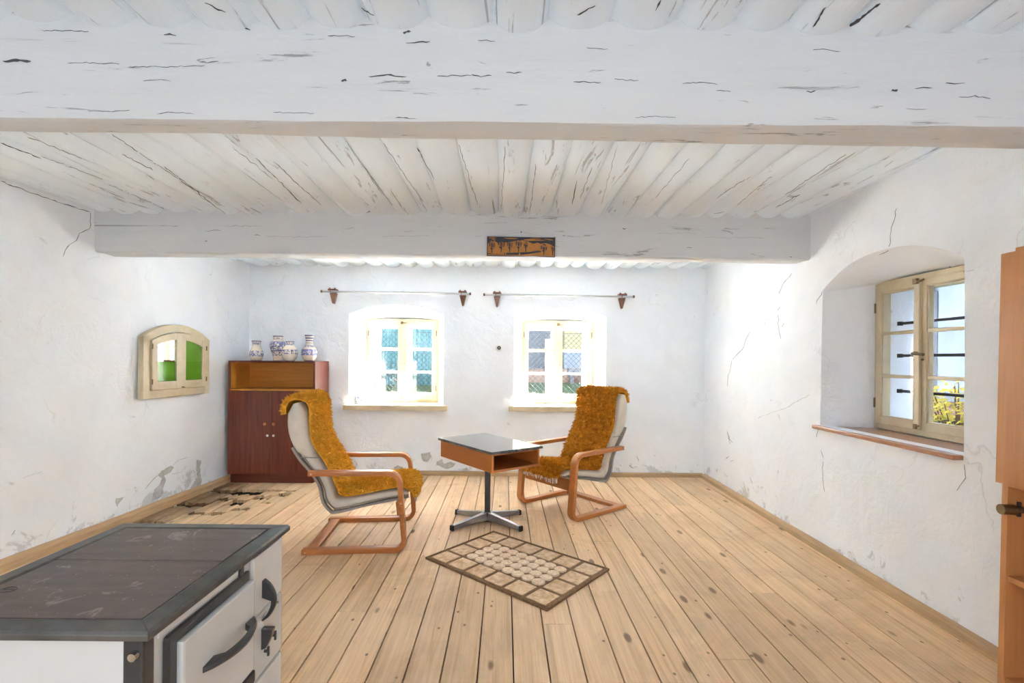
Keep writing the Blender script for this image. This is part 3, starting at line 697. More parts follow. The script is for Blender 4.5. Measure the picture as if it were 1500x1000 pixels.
def cab_door(y0, y1, pivot, angle, mats):
    d = empty('cabinet_door', (.036, pivot, 0), 0); d.parent = cab; d.rotation_euler = (0, 0, angle)
    st = .052; z0 = .066; mb = MB()
    def L(v): return v - pivot
    # stiles follow the arch
    for a, b in ((y0, y0 + st), (y1 - st, y1)):
        rings = [[Vector((0, L(y), z0)), Vector((.024, L(y), z0)), Vector((.024, L(y), archz(y, .067))), Vector((0, L(y), archz(y, .067)))] for y in (a, (a + b) / 2, b)]
        mb.loft(rings)
    mb.bx(0, .023, L(y0 + st), L(y1 - st), z0, z0 + .062)
    rings = []
    for k in range(11):
        y = y0 + st + (y1 - y0 - 2 * st) * k / 10
        rings.append([Vector((0, L(y), archz(y, .067 + .055))), Vector((.023, L(y), archz(y, .067 + .055))), Vector((.023, L(y), archz(y, .067))), Vector((0, L(y), archz(y, .067)))])
    mb.loft(rings); mb.build('door_frame', 'creamwood', d)
    zs = .285
    MB().bx(.009, .013, L(y0 + st - .004), L(y1 - st + .004), z0 + .058, zs).build('lower_pane', mats[0], d)
    rings = []
    for k in range(11):
        y = y0 + st - .004 + (y1 - y0 - 2 * st + .008) * k / 10
        rings.append([Vector((.009, L(y), zs)), Vector((.013, L(y), zs)), Vector((.013, L(y), archz(y, .067 + .050))), Vector((.009, L(y), archz(y, .067 + .050)))])
    MB().loft(rings).build('upper_pane', mats[1], d)
    for zz in (.13, .40): MB().tube([(.026, L(y0 if pivot == y0 else y1), zz - .02), (.026, L(y0 if pivot == y0 else y1), zz + .02)], .005, 8).build('hinge', 'brass', d)
    return d
cm = CWd / 2 - .002
cab_door(.066, cm, .066, R(-1.6), ('greenlow', 'mirror'))
cab_door(cm + .006, CWd - .058, CWd - .058, 0, ('greenlow', 'greenglass'))
MB().tube([(.062, cm + .012, .075), (.072, cm + .03, .072)], .004, 8).build('turn_latch', 'brass', cab)

# ------------------------------------------------------------------ dark cherry cupboard
CY0, CY1 = 4.60, 4.955
cup = empty('low_cupboard', (-2.665, CY0, 0), 0)
tag(cup, 'dark cherry wood cupboard with open amber shelf above two doors', 'cupboard')
cw, chh, cdp = .838, 1.160, CY1 - CY0
MB().bx(.02, cw - .02, .02, cdp, 0, .085).build('plinth', 'cherryx', cup, None, .002)
MB().bx(0, .02, 0, cdp, .085, chh).build('side_panel', 'cherry', cup, None, .002)
MB().bx(cw - .02, cw, 0, cdp, .085, chh).build('side_panel', 'cherry', cup, None, .002)
MB().bx(-.0, cw, -.003, cdp, chh, chh + .018).build('top_panel', 'cherryx', cup, None, .003)
MB().bx(.02, cw - .02, cdp - .012, cdp, .085, chh).build('back_panel', 'amber', cup)
MB().bx(.02, cw - .02, .002, cdp - .012, .885, .905).build('shelf', 'amber', cup)
for xx in (.021, cw - .024): MB().bx(xx, xx + .003, .012, cdp - .013, .906, chh - .001).build('inner_lining', 'amber', cup)
MB().bx(.02, cw - .02, .002, cdp - .012, .085, .105).build('bottom_panel', 'cherryx', cup)
for s in (0, 1):
    a, b = (.012, cw / 2 - .0015) if s == 0 else (cw / 2 + .0015, cw - .012)
    d = MB().bx(a, b, -.020, -.001, .092, .892).build('door', 'cherry', cup, None, .003)
    kx = cw / 2 - .045 if s == 0 else cw / 2 + .04
    k = MB().lathe([(.006, 0), (.006, .008), (.014, .014), (.015, .020), (.010, .026), (0, .027)], 14).build('knob', 'beech', d, 50)
    k.matrix_local = Matrix.Translation((kx, -.020, .575)) @ Matrix.Rotation(R(90), 4, 'X')
    e = MB().lathe([(.004, 0), (.012, 0), (.012, .003), (.005, .004), (.004, .001)], 16).build('keyhole_plate', 'whitecer', d, 50)
    e.matrix_local = Matrix.Translation((kx + (.018 if s == 0 else -.008), -.0201, .462)) @ Matrix.Rotation(R(90), 4, 'X')

# ------------------------------------------------------------------ vases, mug, jug
def smooth_prof(pts, n=40): return [(max(p.x, 0.0005), p.y) for p in resample(pts, n)]
def vase(px, py, Y, hgt, prof, bands, floral, label, name='ceramic_vase'):
    p = atY(px, py, Y); m = ceramic_mat('painted_' + label.split()[0] + '_glaze', [(a * hgt, b * hgt) for a, b in bands], [(a * hgt, b * hgt, s, t) for a, b, s, t in floral])
    pr = smooth_prof([(r * hgt, z * hgt) for r, z in prof])
    rim_r = pr[-1][0]; pr += [(rim_r - .005, pr[-1][1] - .001), (rim_r - .007, pr[-1][1] - .03)]
    o = MB().lathe([(.001, 0)] + pr, 32).build(name, m, None, 50)
    o.location = (p.x, Y, chh + .018); tag(o, label, 'vase', 'blue and white folk vases on the cupboard'); return o
vase(375.5, 525, 4.76, .198, [(.21, 0), (.24, .02), (.31, .2), (.325, .32), (.30, .45), (.23, .62), (.185, .75), (.19, .88), (.225, 1)], [(.96, 1.0), (0.0, .02)], [(.22, .5, 55, .50), (.80, .92, 85, .52)],
     'short pear-shaped cream vase with grey-blue floral band, standing alone at the wall end')
vase(407, 525, 4.80, .250, [(.175, 0), (.165, .05), (.19, .2), (.27, .45), (.305, .62), (.27, .74), (.19, .82), (.15, .90), (.17, .96), (.20, 1)], [(.96, 1.0), (0, .02), (.38, .42), (.74, .77)], [(.42, .74, 45, .47), (.2, .38, 60, .52), (.80, .93, 85, .55)],
     'tall baluster vase with broad blue floral shoulder, behind the round vase')
vase(424.5, 526, 4.70, .192, [(.22, 0), (.23, .02), (.33, .18), (.385, .40), (.36, .58), (.26, .75), (.19, .85), (.19, .94), (.215, 1)], [(.965, 1.0), (0.0, .02)], [(.35, .58, 50, .50), (.80, .94, 90, .50)],
     'round-bellied cream vase with pale blue flowers and short neck')
vase(453, 526, 4.74, .260, [(.16, 0), (.17, .02), (.25, .14), (.285, .30), (.26, .45), (.18, .56), (.14, .64), (.135, .80), (.15, .92), (.175, 1)], [(.945, .99), (.85, .90), (.76, .80), (.68, .70), (.60, .62), (0, .03)], [(.22, .45, 48, .46), (.53, .58, 90, .48)],
     'long-necked vase with dark blue rings and bold blue flowers')
# mug
mp_ = atY(527, 594, 5.12)
mm = ceramic_mat('painted_mug_glaze', [(.098, .106), (.0, .008)], [(.018, .085, 60, .47)], (.80, .72, .66), (.04, .08, .24))
mug = MB().lathe([(.001, 0), (.038, 0), (.042, .006), (.044, .05), (.044, .106), (.040, .106), (.038, .012), (.001, .010)], 28)
mug = mug.build('mug', mm, None, 40); mug.location = (mp_.x, 5.12, W1['z0'] + .0005)
hd = [Vector((.042 + .034 * math.sin(math.pi * k / 12), 0, .022 + .062 * k / 12)) for k in range(13)]
MB().tube(hd, .0065, 8).build('handle', mm, mug, 60)
tag(mug, 'cream mug with blue painted flowers and side handle on window sill', 'mug')
jp = atY(550, 594, 5.17)
jm = ceramic_mat('painted_jug_glaze', [(.232, .238)], [(.165, .205, 60, .55)], (.84, .82, .78), (.08, .10, .26))
jug = MB().lathe([(.001, 0)] + smooth_prof([(.048, 0), (.05, .006), (.045, .03), (.042, .06), (.036, .085), (.026, .105), (.024, .125), (.032, .15), (.038, .18), (.039, .22), (.041, .238)]) + [(.036, .237), (.034, .20)], 28).build('jug', jm, None, 50)
jug.location = (jp.x, 5.17, W1['z0'] + .0135)
tag(jug, 'tall waisted white jug with small blue motif standing in a saucer', 'jug')
sau = MB().lathe([(.001, 0), (.04, 0), (.062, .010), (.066, .013), (.064, .0145), (.052, .012), (.001, .0125)], 28).build('saucer', 'whitecer', None, 50)
sau.location = (jp.x - .012, 5.165, W1['z0'] + .0005)
tag(sau, 'shallow white saucer under the tall white jug', 'saucer')

# ------------------------------------------------------------------ curtain rods
def rod(pa, pb, brs, label):
    Yr = 4.925; a, b = atY(*pa, Yr), atY(*pb, Yr)
    r = empty('curtain_rod', (a.x, YB - .01, a.z)); tag(r, label, 'curtain rod', 'curtain rods above the two small windows')
    A = Vector((0, -.065, 0)); B = Vector((b.x - a.x, -.065, b.z - a.z))
    MB().tube([A, B], .0095, 12).build('pole', 'rod', r, 40)
    for q, s in ((A, -1), (B, 1)): MB().tube([q + Vector((s * -.004, 0, 0)), q + Vector((s * .014, 0, 0))], .0135, 12).build('end_cap', 'bracket', r, 40)
    for px in brs:
        t = (px - pa[0]) / (pb[0] - pa[0]); q = A.lerp(B, t)
        br = MB().prism([(-.034, -.012), (.034, -.012), (.006, -.120), (-.006, -.120)], lambda u, v: (q.x + u, .012, q.z + v), lambda u, v: (q.x + u, -.045, q.z + v)).build('bracket', 'bracket', r, None, .003)
        MB().bx(q.x - .042, q.x + .042, -.075, .012, q.z + .010, q.z + .028, .004).build('top_clamp', 'bracket', br)
        for s in (-1, 1): MB().tube([(q.x + s * .026, -.06, q.z + .027), (q.x + s * .026, -.06, q.z + .038)], .008, 8).build('screw', 'bracket', br)
        MB().tube([(q.x - .012, -.08, q.z - .014), (q.x - .012, -.08, q.z + .014)], .003, 6).build('peg', 'bracket', br)
rod((472, 426.5), (688, 430.2), (486.5, 677.5), 'thin pale curtain rod with brown wedge brackets over the window with the mug')
rod((710, 431.3), (927.5, 434.3), (728, 912.5), 'thin pale curtain rod with brown wedge brackets over the window behind the armchair')
# wall socket
wp = atY(731, 509.3, YB)
so = empty('wall_socket', (wp.x, YB - bulge(Vector((wp.x, YB, wp.z))) - .002, wp.z)); tag(so, 'small round white wall outlet with black centre between the windows', 'wall outlet')
def disc(r_, h0, h1, n=20): return MB().lathe([(.0005, h0), (r_, h0), (r_, (h0 + h1) / 2), (r_ * .85, h1), (.0005, h1)], n)
for nm, rr, a, b, mt in (('ring', .034, -.008, .006, 'whitecer'), ('core', .020, .005, .009, 'rubber'), ('contact', .009, .009, .011, 'steel')):
    disc(rr, a, b).build(nm, mt, so, 40).rotation_euler = (R(90), 0, 0)

# ------------------------------------------------------------------ lino landscape print on the far beam
c4 = [atY(713, 374.5, 3.205), atY(813, 376.3, 3.205), atY(813.5, 348, 3.205), atY(713, 346, 3.205)]
pw = (c4[1] - c4[0]).length; ph = (c4[3] - c4[0]).length; tilt = math.atan2((c4[1] - c4[0]).z, (c4[1] - c4[0]).x)
pl = empty('landscape_print', c4[0]); pl.rotation_euler = (0, -tilt, 0)
tag(pl, 'small ochre and black landscape print of trees and hills on the far beam', 'picture')
MB().bx(0, pw, 0, .018, 0, ph).build('panel', 'linodk', pl, None, .001)
def flat(name, pts, mat, y=.0, th=.0015):
    if len(pts) < 3: return
    MB().prism([(a * pw, b * ph) for a, b in pts], lambda u, v: (u, y - th, v), lambda u, v: (u, y + .001, v)).build(name, mat, pl)
hill = [(.012, .03), (.988, .03), (.988, .55), (.93, .64), (.86, .70), (.78, .66), (.74, .72), (.68, .66), (.60, .76), (.50, .84), (.43, .80), (.36, .74), (.28, .70), (.22, .72), (.16, .66), (.12, .76), (.08, .84), (.05, .74), (.012, .62)]
flat('hill', hill, 'linoor')
for s in ([(.02, .93), (.10, .95), (.14, .92), (.08, .90), (.03, .91)], [(.24, .93), (.34, .95), (.46, .93), (.40, .88), (.30, .89)], [(.52, .86), (.64, .91), (.78, .88), (.86, .84), (.72, .82), (.60, .80)], [(.82, .93), (.95, .90), (.975, .85), (.90, .86)], [(.06, .85), (.10, .88), (.13, .82)], [(.62, .95), (.74, .96), (.80, .94), (.70, .93)]):
    flat('cloud', s, 'linoor')
flat('road', [(.012, .12), (.25, .07), (.26, .16), (.40, .18), (.60, .22), (.74, .30), (.78, .30), (.80, .24), (.62, .13), (.50, .08), (.30, .06), (.012, .08)], 'linodk', -.0014)
flat('field_strip', [(.27, .06), (.285, .06), (.285, .16), (.27, .16)], 'linoor', -.0026); flat('field_strip', [(.47, .06), (.49, .06), (.49, .16), (.47, .16)], 'linoor', -.0026)
for cx_, base, top, rx in ((.075, .14, .80, .042), (.21, .20, .88, .052), (.335, .20, .82, .040), (.465, .22, .86, .044), (.57, .24, .70, .030), (.835, .08, .62, .050), (.965, .08, .58, .026)):
    t = MB(); tw = .004 * 1.6
    t.prism([((cx_ - tw) * pw, base * ph), ((cx_ + tw) * pw, base * ph), ((cx_ + tw) * pw, (top - .1) * ph), ((cx_ - tw) * pw, (top - .1) * ph)], lambda u, v: (u, -.0036, v), lambda u, v: (u, .001, v))
    cz = (base + .16 + top) / 2 + .02; hz = (top - base - .14) / 2; n = 16
    for k in range(n):
        if k % 4 == 1: continue
        a0, a1 = 2 * math.pi * k / n, 2 * math.pi * (k + 1) / n
        o_ = lambda a, q: ((cx_ + rx * q * math.cos(a) * (1 - .25 * (math.sin(a) < 0) * abs(math.sin(a)))) * pw, (cz + hz * q * math.sin(a)) * ph)
        t.prism([o_(a0, 1), o_(a1, 1), o_(a1, .72), o_(a0, .72)], lambda u, v: (u, -.0034, v), lambda u, v: (u, .001, v))
    for s in (-1, 1):
        for q in (.25, .6):
            za = base + (top - base) * (.35 + q * .35)
            t.prism([(cx_ * pw, za * ph), ((cx_ + s * rx * .6) * pw, (za + .13) * ph), ((cx_ + s * rx * .6) * pw, (za + .17) * ph), (cx_ * pw, (za + .05) * ph)], lambda u, v: (u, -.0032, v), lambda u, v: (u, .001, v))
    t.build('tree_motif', 'linodk', pl)
hp = (pw * .5, .004, ph + .035)
MB().tube([(pw * .06, .004, ph - .002), hp, (pw * .94, .004, ph - .002)], .0006, 5).build('hanging_wire', 'steel', pl)
MB().tube([(hp[0], .02, hp[2]), (hp[0], -.008, hp[2])], .003, 8).build('nail', 'iron', pl)

# ------------------------------------------------------------------ armchairs
def make_chair():
    r = empty('cantilever_armchair')
    fp = rounded([(-.31, .016), (.312, .016), (.272, .492), (-.276, .496)], [.06, .075], 8)
    for s in (-1, 1):
        mb = MB(); yc = s * .295; ribbon(mb, fp, .030, yc - .028, yc + .028)
        f = mb.build('side_frame', 'beech', r, 40, .003)
        for (a, b) in ((-.255, .495), (.287, .305), (.292, .245), (-.288, .016)):
            yy = yc + s * .028
            MB().tube([(a, yy - s * .004, b), (a, yy + s * .0025, b)], .0058, 10).build('screw', 'gloss', f, 40)
    MB().bx(-.292, -.225, -.268, .268, .004, .028, .003).build('rear_stretcher', 'beech', r)
    M = Matrix.Rotation(R(-6), 3, 'Y')
    MB().box((.262, 0, .258), (.020, .536, .085), M, .003).build('front_crossbar', 'beech', r)
    MB().bx(-.268, -.238, -.268, .268, .466, .490, .003).build('arm_crossbar', 'beech', r)
    O = [(-.425, .93), (-.43, .80), (-.405, .69), (-.348, .58), (-.275, .484), (-.225, .40), (-.205, .31), (-.166, .253), (-.117, .237), (.079, .283), (.25, .315), (.325, .33)]
    I = [(-.335, .955), (-.313, .80), (-.295, .69), (-.236, .575), (-.17, .46), (-.138, .37), (-.125, .328), (-.10, .318), (-.05, .325), (.08, .345), (.249, .37), (.325, .356)]
    sq = lambda L: [(a, .5 + (b - .5) * .92 if b > .5 else b) for a, b in L]
    n = 54; Os, Is = resample(sq(O), n), resample(sq(I), n)
    def pad(Os, Is, hw, name, mat, e=5.0, K=24):
        rings = []; m = len(Os)
        for i in range(m):
            o, q = Os[i], Is[i]; c = (o + q) / 2; hv = (q - o) / 2; ring = []
            endf = min(1, (min(i, m - 1 - i) + .35) / 2.2) ** .5
            for k in range(K):
                a = 2 * math.pi * k / K; ca, sa = math.cos(a), math.sin(a)
                u = math.copysign(abs(ca) ** (2 / e), ca); v = math.copysign(abs(sa) ** (2 / 4.2), sa)
                p2 = c + hv * v * endf
                ring.append(Vector((p2.x, u * (hw - .012 * (1 - endf)), p2.y)))
            rings.append(ring)
        return MB().loft(rings).build(name, mat, r, 60)
    cu = pad(Os, Is, .238, 'cushion', 'cream')
    # piping along the lower edge
    for s in (-1, 1):
        path = [(o * .72 + q * .28) for o, q in zip(Os, Is)]
        MB().tube([Vector((p.x, s * .2385, p.y)) for p in path[14:-2]], .0042, 6).build('piping', 'shell', cu, 60)
    # head pillow
    k = 15
    Oh = [o + (o - q).normalized() * .013 for o, q in zip(Os[:k], Is[:k])]; Ih = [q + (q - o).normalized() * .013 for o, q in zip(Os[:k], Is[:k])]
    up = Vector((.0, .014)); Oh[0] += up; Ih[0] += up
    hp = pad(Oh, Ih, .246, 'head_pillow', 'cream', 5)
    so_, si_ = Os[k - 1] + (Os[k - 1] - Is[k - 1]).normalized() * .006, Is[k - 1] + (Is[k - 1] - Os[k - 1]).normalized() * .006
    MB().tube([Vector((so_.x, -.2425, so_.y)), Vector((si_.x, -.2425, si_.y))], .0035, 6).tube([Vector((so_.x, .2425, so_.y)), Vector((si_.x, .2425, si_.y))], .0035, 6).tube([Vector((so_.x, -.2425, so_.y)), Vector((so_.x, .2425, so_.y))], .0035, 6).build('seam', 'shell', hp)
    # bent laminate shell under the cushion
    path = [o + (o - q).normalized() * .002 for o, q in zip(Os, Is)]
    for s in (-1, 1):
        mb = MB(); ribbon(mb, path[11:], .014, s * .235 - .016, s * .235 + .016); mb.build('shell_rail', 'shell', r, 50)
    for i in (22, 30, 38, 46):
        p = path[i]; MB().bx(p.x - .02, p.x + .02, -.225, .225, p.y - .006, p.y + .004, .002).build('shell_slat', 'shell', r)
    return r
FP = resample([(a, .5 + (b - .5) * .92 if b > .5 else b) for a, b in [(-.462, .880), (-.462, .93), (-.435, .978), (-.38, .999), (-.325, .985), (-.293, .93), (-.286, .80), (-.268, .69), (-.213, .583), (-.150, .474), (-.115, .39), (-.098, .352), (-.055, .343), (.08, .366), (.25, .392), (.325, .382), (.352, .348), (.356, .318)]], 90)
def make_throw(mat, seed):
    rnd = random.Random(seed); mb = MB(); n = len(FP); nl = 22
    def hw(i, s): return .212 + .016 * noise.noise(Vector((i * .11, s * 3, seed))) + .006 * noise.noise(Vector((i * .5, s * 7, seed))) - (.03 if i > n - 8 else 0) * (i - n + 8) / 8
    def surf(fi, l, off=0.0):
        i = min(int(fi), n - 2); t = fi - i; p = FP[i].lerp(FP[i + 1], t); d = (FP[i + 1] - FP[i]).normalized(); nn = Vector((d.y, -d.x))
        if nn.x < 0 and nn.y < 0: nn = -nn
        nn = Vector((-d.y, d.x)); 
        y = l * hw(fi, 1 if l > 0 else -1)
        bl = .006 * noise.noise(Vector((fi * .13, l * 3, seed + 2))) + off - .012 * max(0, abs(l) - .85) / .15
        q = p + nn * (bl + .004)
        return Vector((q.x, y, q.y)), Vector((nn.x, 0, nn.y)), Vector((d.x, 0, d.y))
    top = [[surf(i * 1.0 if i < n - 1 else n - 1.001, -1 + 2 * k / nl)[0] for k in range(nl + 1)] for i in range(n)]
    bot = [[surf(i * 1.0 if i < n - 1 else n - 1.001, -1 + 2 * k / nl, -.010)[0] for k in range(nl + 1)] for i in range(n)]
    rings = [a + b[::-1] for a, b in zip(top, bot)]
    mb.loft(rings)
    vs, fs = mb.v, mb.f
    for q in range(11500):
        fi = rnd.uniform(0, n - 1.01); l = rnd.uniform(-1, 1)
        if rnd.random() < .10: l = math.copysign(rnd.uniform(.96, 1.0), l)
        p, nn, d = surf(fi, l)
        clump = noise.noise(Vector((fi * .35, l * 9, seed + 5)))
        ln = rnd.uniform(.018, .036) * (1 + .45 * clump); rad = rnd.uniform(.0026, .0048)
        side = Vector((0, 1, 0)); out = abs(l) > .94
        dirn = (nn * rnd.uniform(.35, .8) + d * (rnd.uniform(-.1, .8) + .4 * clump) + side * (rnd.uniform(-.5, .5) + .6 * noise.noise(Vector((fi * .3, l * 7, seed + 8))) + (.9 * math.copysign(1, l) if out else 0))).normalized()
        curl = Vector((rnd.uniform(-1, 1), rnd.uniform(-1, 1), rnd.uniform(-1.2, .4))) * .35
        a = dirn.orthogonal().normalized(); b2 = dirn.cross(a); base = len(vs)
        m1 = p + dirn * ln * .55; m2 = p + (dirn + curl).normalized() * ln
        for c0, rr in ((p - nn * .003, rad), (m1, rad * .8)):
            for k in range(3):
                an = 2.0944 * k; vs.append(tuple(c0 + (a * math.cos(an) + b2 * math.sin(an)) * rr))
        vs.append(tuple(m2))
        for k in range(3):
            k2 = (k + 1) % 3; fs.append((base + k, base + k2, base + 3 + k2, base + 3 + k)); fs.append((base + 3 + k, base + 3 + k2, base + 6))
    o = mb.build('fleece_throw', mat, None, 70)
    fr = MB()
    for k in range(44):
        y = -.195 + .39 * k / 43 + rnd.uniform(-.003, .003); L = rnd.uniform(.035, .062); x0 = .358 + rnd.uniform(-.003, .004)
        fr.loft([[Vector((x0 + dx, y + dy, .33)) for dx, dy in ((-.0015, -.004), (.0015, -.004), (.0015, .004), (-.0015, .004))],
                 [Vector((x0 + .006 + dx + rnd.uniform(-.004, .004), y + dy + rnd.uniform(-.004, .004), .33 - L)) for dx, dy in ((-.0008, -.002), (.0008, -.002), (.0008, .002), (-.0008, .002))]])
    fr.build('fringe', 'fringe', o)['kind'] = 'stuff'
    for k in range(5):
        pass
    return o
chair = make_chair()
tag(chair, 'bentwood cantilever armchair beside the cherry cupboard, arms facing the table', 'armchair', 'cantilever armchairs at the table')
chair2 = copy_tree(chair)
chair2['label'] = 'bentwood cantilever armchair standing behind the table under the window'
LC = (-.955, 3.265, 0.0, R(5.0)); RC = (.560, 3.975, 0.0, math.atan2(-.62, -.785))
for o, q in ((chair, LC), (chair2, RC)): o.location = q[:3]; o.rotation_euler = (0, 0, q[3])
th1 = make_throw('fur', 3); th2 = make_throw('furb', 14)
tag(th1, 'bright mustard yellow fleece draped over the armchair beside the cupboard', 'throw', 'fleece throws on the armchairs')
tag(th2, 'rusty mustard fleece with pale fringe draped over the armchair behind the table', 'throw', 'fleece throws on the armchairs')
for o, q in ((th1, LC), (th2, RC)): o.location = q[:3]; o.rotation_euler = (0, 0, q[3])

# ------------------------------------------------------------------ table
tb = empty('pedestal_table', (-.122, 3.55, 0), R(-53.4))
tag(tb, 'low pedestal table with grey marbled top, open teak box and steel cross foot', 'table')
TL, TW, TH = .725, .445, .598
MB().bx(-TL / 2, TL / 2, -TW / 2, TW / 2, TH - .018, TH).build('table_top', 'slate', tb, None, .002)
L2, W2_, zb, zt, th = TL / 2 - .018, TW / 2 - .016, TH - .018 - .125, TH - .018, .016
for s in (-1, 1):
    ys = sorted((s * W2_, s * (W2_ - th))); MB().bx(-L2, L2, ys[0], ys[1], zb, zt).build('side_panel', 'teak', tb, None, .0015)
MB().bx(-L2, L2, -W2_ + th, W2_ - th, zb, zb + th).build('bottom_panel', 'teak', tb, None, .001)
MB().bx(-L2, L2, -W2_ + th, W2_ - th, zt - .012, zt).build('upper_panel', 'teak', tb, None, .001)
MB().bx(-L2, -L2 + th, -W2_ + th, W2_ - th, zb + th, zt - .012).build('end_panel', 'teak', tb)
MB().bx(-L2 + th, -L2 + th + .004, -W2_ + th, W2_ - th, zb + th, zt - .012).build('inner_lining', 'inner', tb)  # darker sheet, shade inside the open box put into its colour
RI = Matrix.Rotation(R(53.4), 3, 'Z')
po = MB().box((0, 0, (zb + .035) / 2), (.042, .042, zb - .035), RI, .004).build('pole', 'steeldark', tb)
MB().box((0, 0, .045), (.056, .056, .07), RI, .004).build('hub', 'steeldark', tb)
MB().box((0, 0, zb - .006), (.16, .16, .012), RI, .003).build('mounting_plate', 'steeldark', tb)
for sx in (-1, 1):
    for sy in (-1, 1):
        e = RI @ Vector((sx * .25, sy * .187, 0)); d = e.normalized(); s = d.cross(Vector((0, 0, 1))); rings = []
        for t, hw_, z0, z1 in ((.018, .024, .022, .080), (.95, .015, .006, .034)):
            c = e * t; rings.append([c + s * hw_ + Vector((0, 0, z0)), c - s * hw_ + Vector((0, 0, z0)), c - s * hw_ * .8 + Vector((0, 0, z1)), c + s * hw_ * .8 + Vector((0, 0, z1))])
        lg = MB().loft(rings).build('foot', 'steel', tb, None, .003)
        rings = []
        for t in (.94, 1.0):
            c = e * t; rings.append([c + s * .017 + Vector((0, 0, 0)), c - s * .017 + Vector((0, 0, 0)), c - s * .014 + Vector((0, 0, .036)), c + s * .014 + Vector((0, 0, .036))])
        MB().loft(rings).build('rubber_cap', 'rubber', lg, None, .002)

# ------------------------------------------------------------------ rug
q0, q1, q2, q3 = [atZ(*p, .012) for p in ((721.6, 776.8), (891, 832), (802, 892.5), (625, 816.2))]
ce = (q0 + q1 + q2 + q3) / 4; ax = ((q1 - q0) + (q2 - q3)).normalized(); RL = ((q1 - q0).length + (q2 - q3).length) / 2; RW = ((q3 - q0).length + (q2 - q1).length) / 2
rug = empty('rug', (ce.x, ce.y, .0005), math.atan2(ax.y, ax.x))
tag(rug, 'small natural fibre rug with square border panels and round discs', 'rug')
MB().bx(-RL / 2, RL / 2, -RW / 2, RW / 2, 0, .009).build('backing', 'jute', rug, None, .004)
bm_ = .014; cl, cwid = (RL - 2 * bm_) / 6, (RW - 2 * bm_) / 4
for i in range(6):
    for j in range(4):
        if 0 < i < 5 and 0 < j < 3: continue
        cx_, cy_ = -RL / 2 + bm_ + cl * (i + .5), -RW / 2 + bm_ + cwid * (j + .5)
        g = .011
        MB().bx(cx_ - cl / 2 + g, cx_ + cl / 2 - g, cy_ - cwid / 2 + g, cy_ + cwid / 2 - g, .006, .0135 + random.uniform(-.001, .001), .003).build('border_panel', 'sisal', rug)
il, iw = cl * 4 - .012, cwid * 2 - .012; nl_, nw_ = 8, 4
for i in range(nl_):
    for j in range(nw_):
        cx_, cy_ = -il / 2 + il * (i + .5) / nl_, -iw / 2 + iw * (j + .5) / nw_
        rx, ry = il / nl_ * .53, iw / nw_ * .53
        mb = MB(); prof = [(1.0, .006), (1.0, .012), (.88, .0165), (.70, .0145), (.55, .0165), (.35, .0145), (.15, .0165), (.01, .016)]
        mb.loft([[Vector((cx_ + rx * a * math.cos(2 * math.pi * k / 16), cy_ + ry * a * math.sin(2 * math.pi * k / 16), z + .0012 * ((i + j) % 2))) for k in range(16)] for a, z in prof])
        mb.build('coiled_disc', 'sisal2', rug, 60)
for s in (-1, 1):
    MB().bx(-RL / 2 - .003, RL / 2 + .003, s * (RW / 2 - .004) - .006, s * (RW / 2 - .004) + .006, .0, .013, .004).build('edge_binding', 'jute', rug)
    MB().bx(s * (RL / 2 - .004) - .006, s * (RL / 2 - .004) + .006, -RW / 2, RW / 2, .0, .013, .004).build('edge_binding', 'jute', rug)

# ------------------------------------------------------------------ kitchen stove
SX0, SX1, SY0, SY1, SZ = -1.105, -.620, .835, 1.388, .72
st = empty('wood_stove', (0, 0, 0)); tag(st, 'white enamel wood-burning cooker with brown iron hotplate and black rim', 'stove')
bx0, bx1, by0, by1 = SX0 + .02, SX1 - .022, SY0 + .018, SY1 - .018
MB().bx(bx0, bx1, by0, by1, .06, SZ - .017).build('body', 'enamel', st, None, .004)
MB().bx(bx0 + .03, bx1 - .03, by0 + .03, by1 - .03, 0, .06).build('plinth', 'castiron', st)
# rim: four mitred bars with a rolled edge
def rimbar(a, b, ia, ib):
    def prof(o, i):
        o, i = Vector(o), Vector(i); d = i - o
        return [Vector((*o, SZ - .017)), Vector((*o, SZ - .006)), Vector((*(o + d * .10), SZ)), Vector((*(o + d * .85), SZ + .001)), Vector((*i, SZ - .002)), Vector((*i, SZ - .017))]
    MB().loft([prof(a, ia), prof(b, ib)]).build('rim', 'castiron', st, None, .0015)
rw = .043
oc = [(SX0, SY0), (SX1, SY0), (SX1, SY1), (SX0, SY1)]; ic = [(SX0 + rw, SY0 + rw), (SX1 - rw, SY0 + rw), (SX1 - rw, SY1 - rw), (SX0 + rw, SY1 - rw)]
for k in range(4): rimbar(oc[k], oc[(k + 1) % 4], ic[k], ic[(k + 1) % 4])
ys = 1.133; g = .0025
for a, b in ((SY0 + rw + g, ys - .0008), (ys + .0008, SY1 - rw - g)):
    MB().bx(SX0 + rw + g, SX1 - rw - g, a, b, SZ - .02, SZ - .001 + (.0015 if a > 1 else 0)).build('hotplate', 'hotplate', st, None, .0015)
em = MB(); 
em.loft([[Vector((SX0 + .085 + r_ * 1.3 * math.cos(2 * math.pi * k / 20), .985 + r_ * math.sin(2 * math.pi * k / 20), z)) for k in range(20)] for r_, z in ((.0125, SZ - .002), (.0125, SZ + .0005), (.0105, SZ + .0005), (.0105, SZ - .002))], True, False)
em.tube([(SX0 + .076, .985, SZ), (SX0 + .094, .987, SZ)], .0012, 5).build('cast_mark', 'castiron', st)
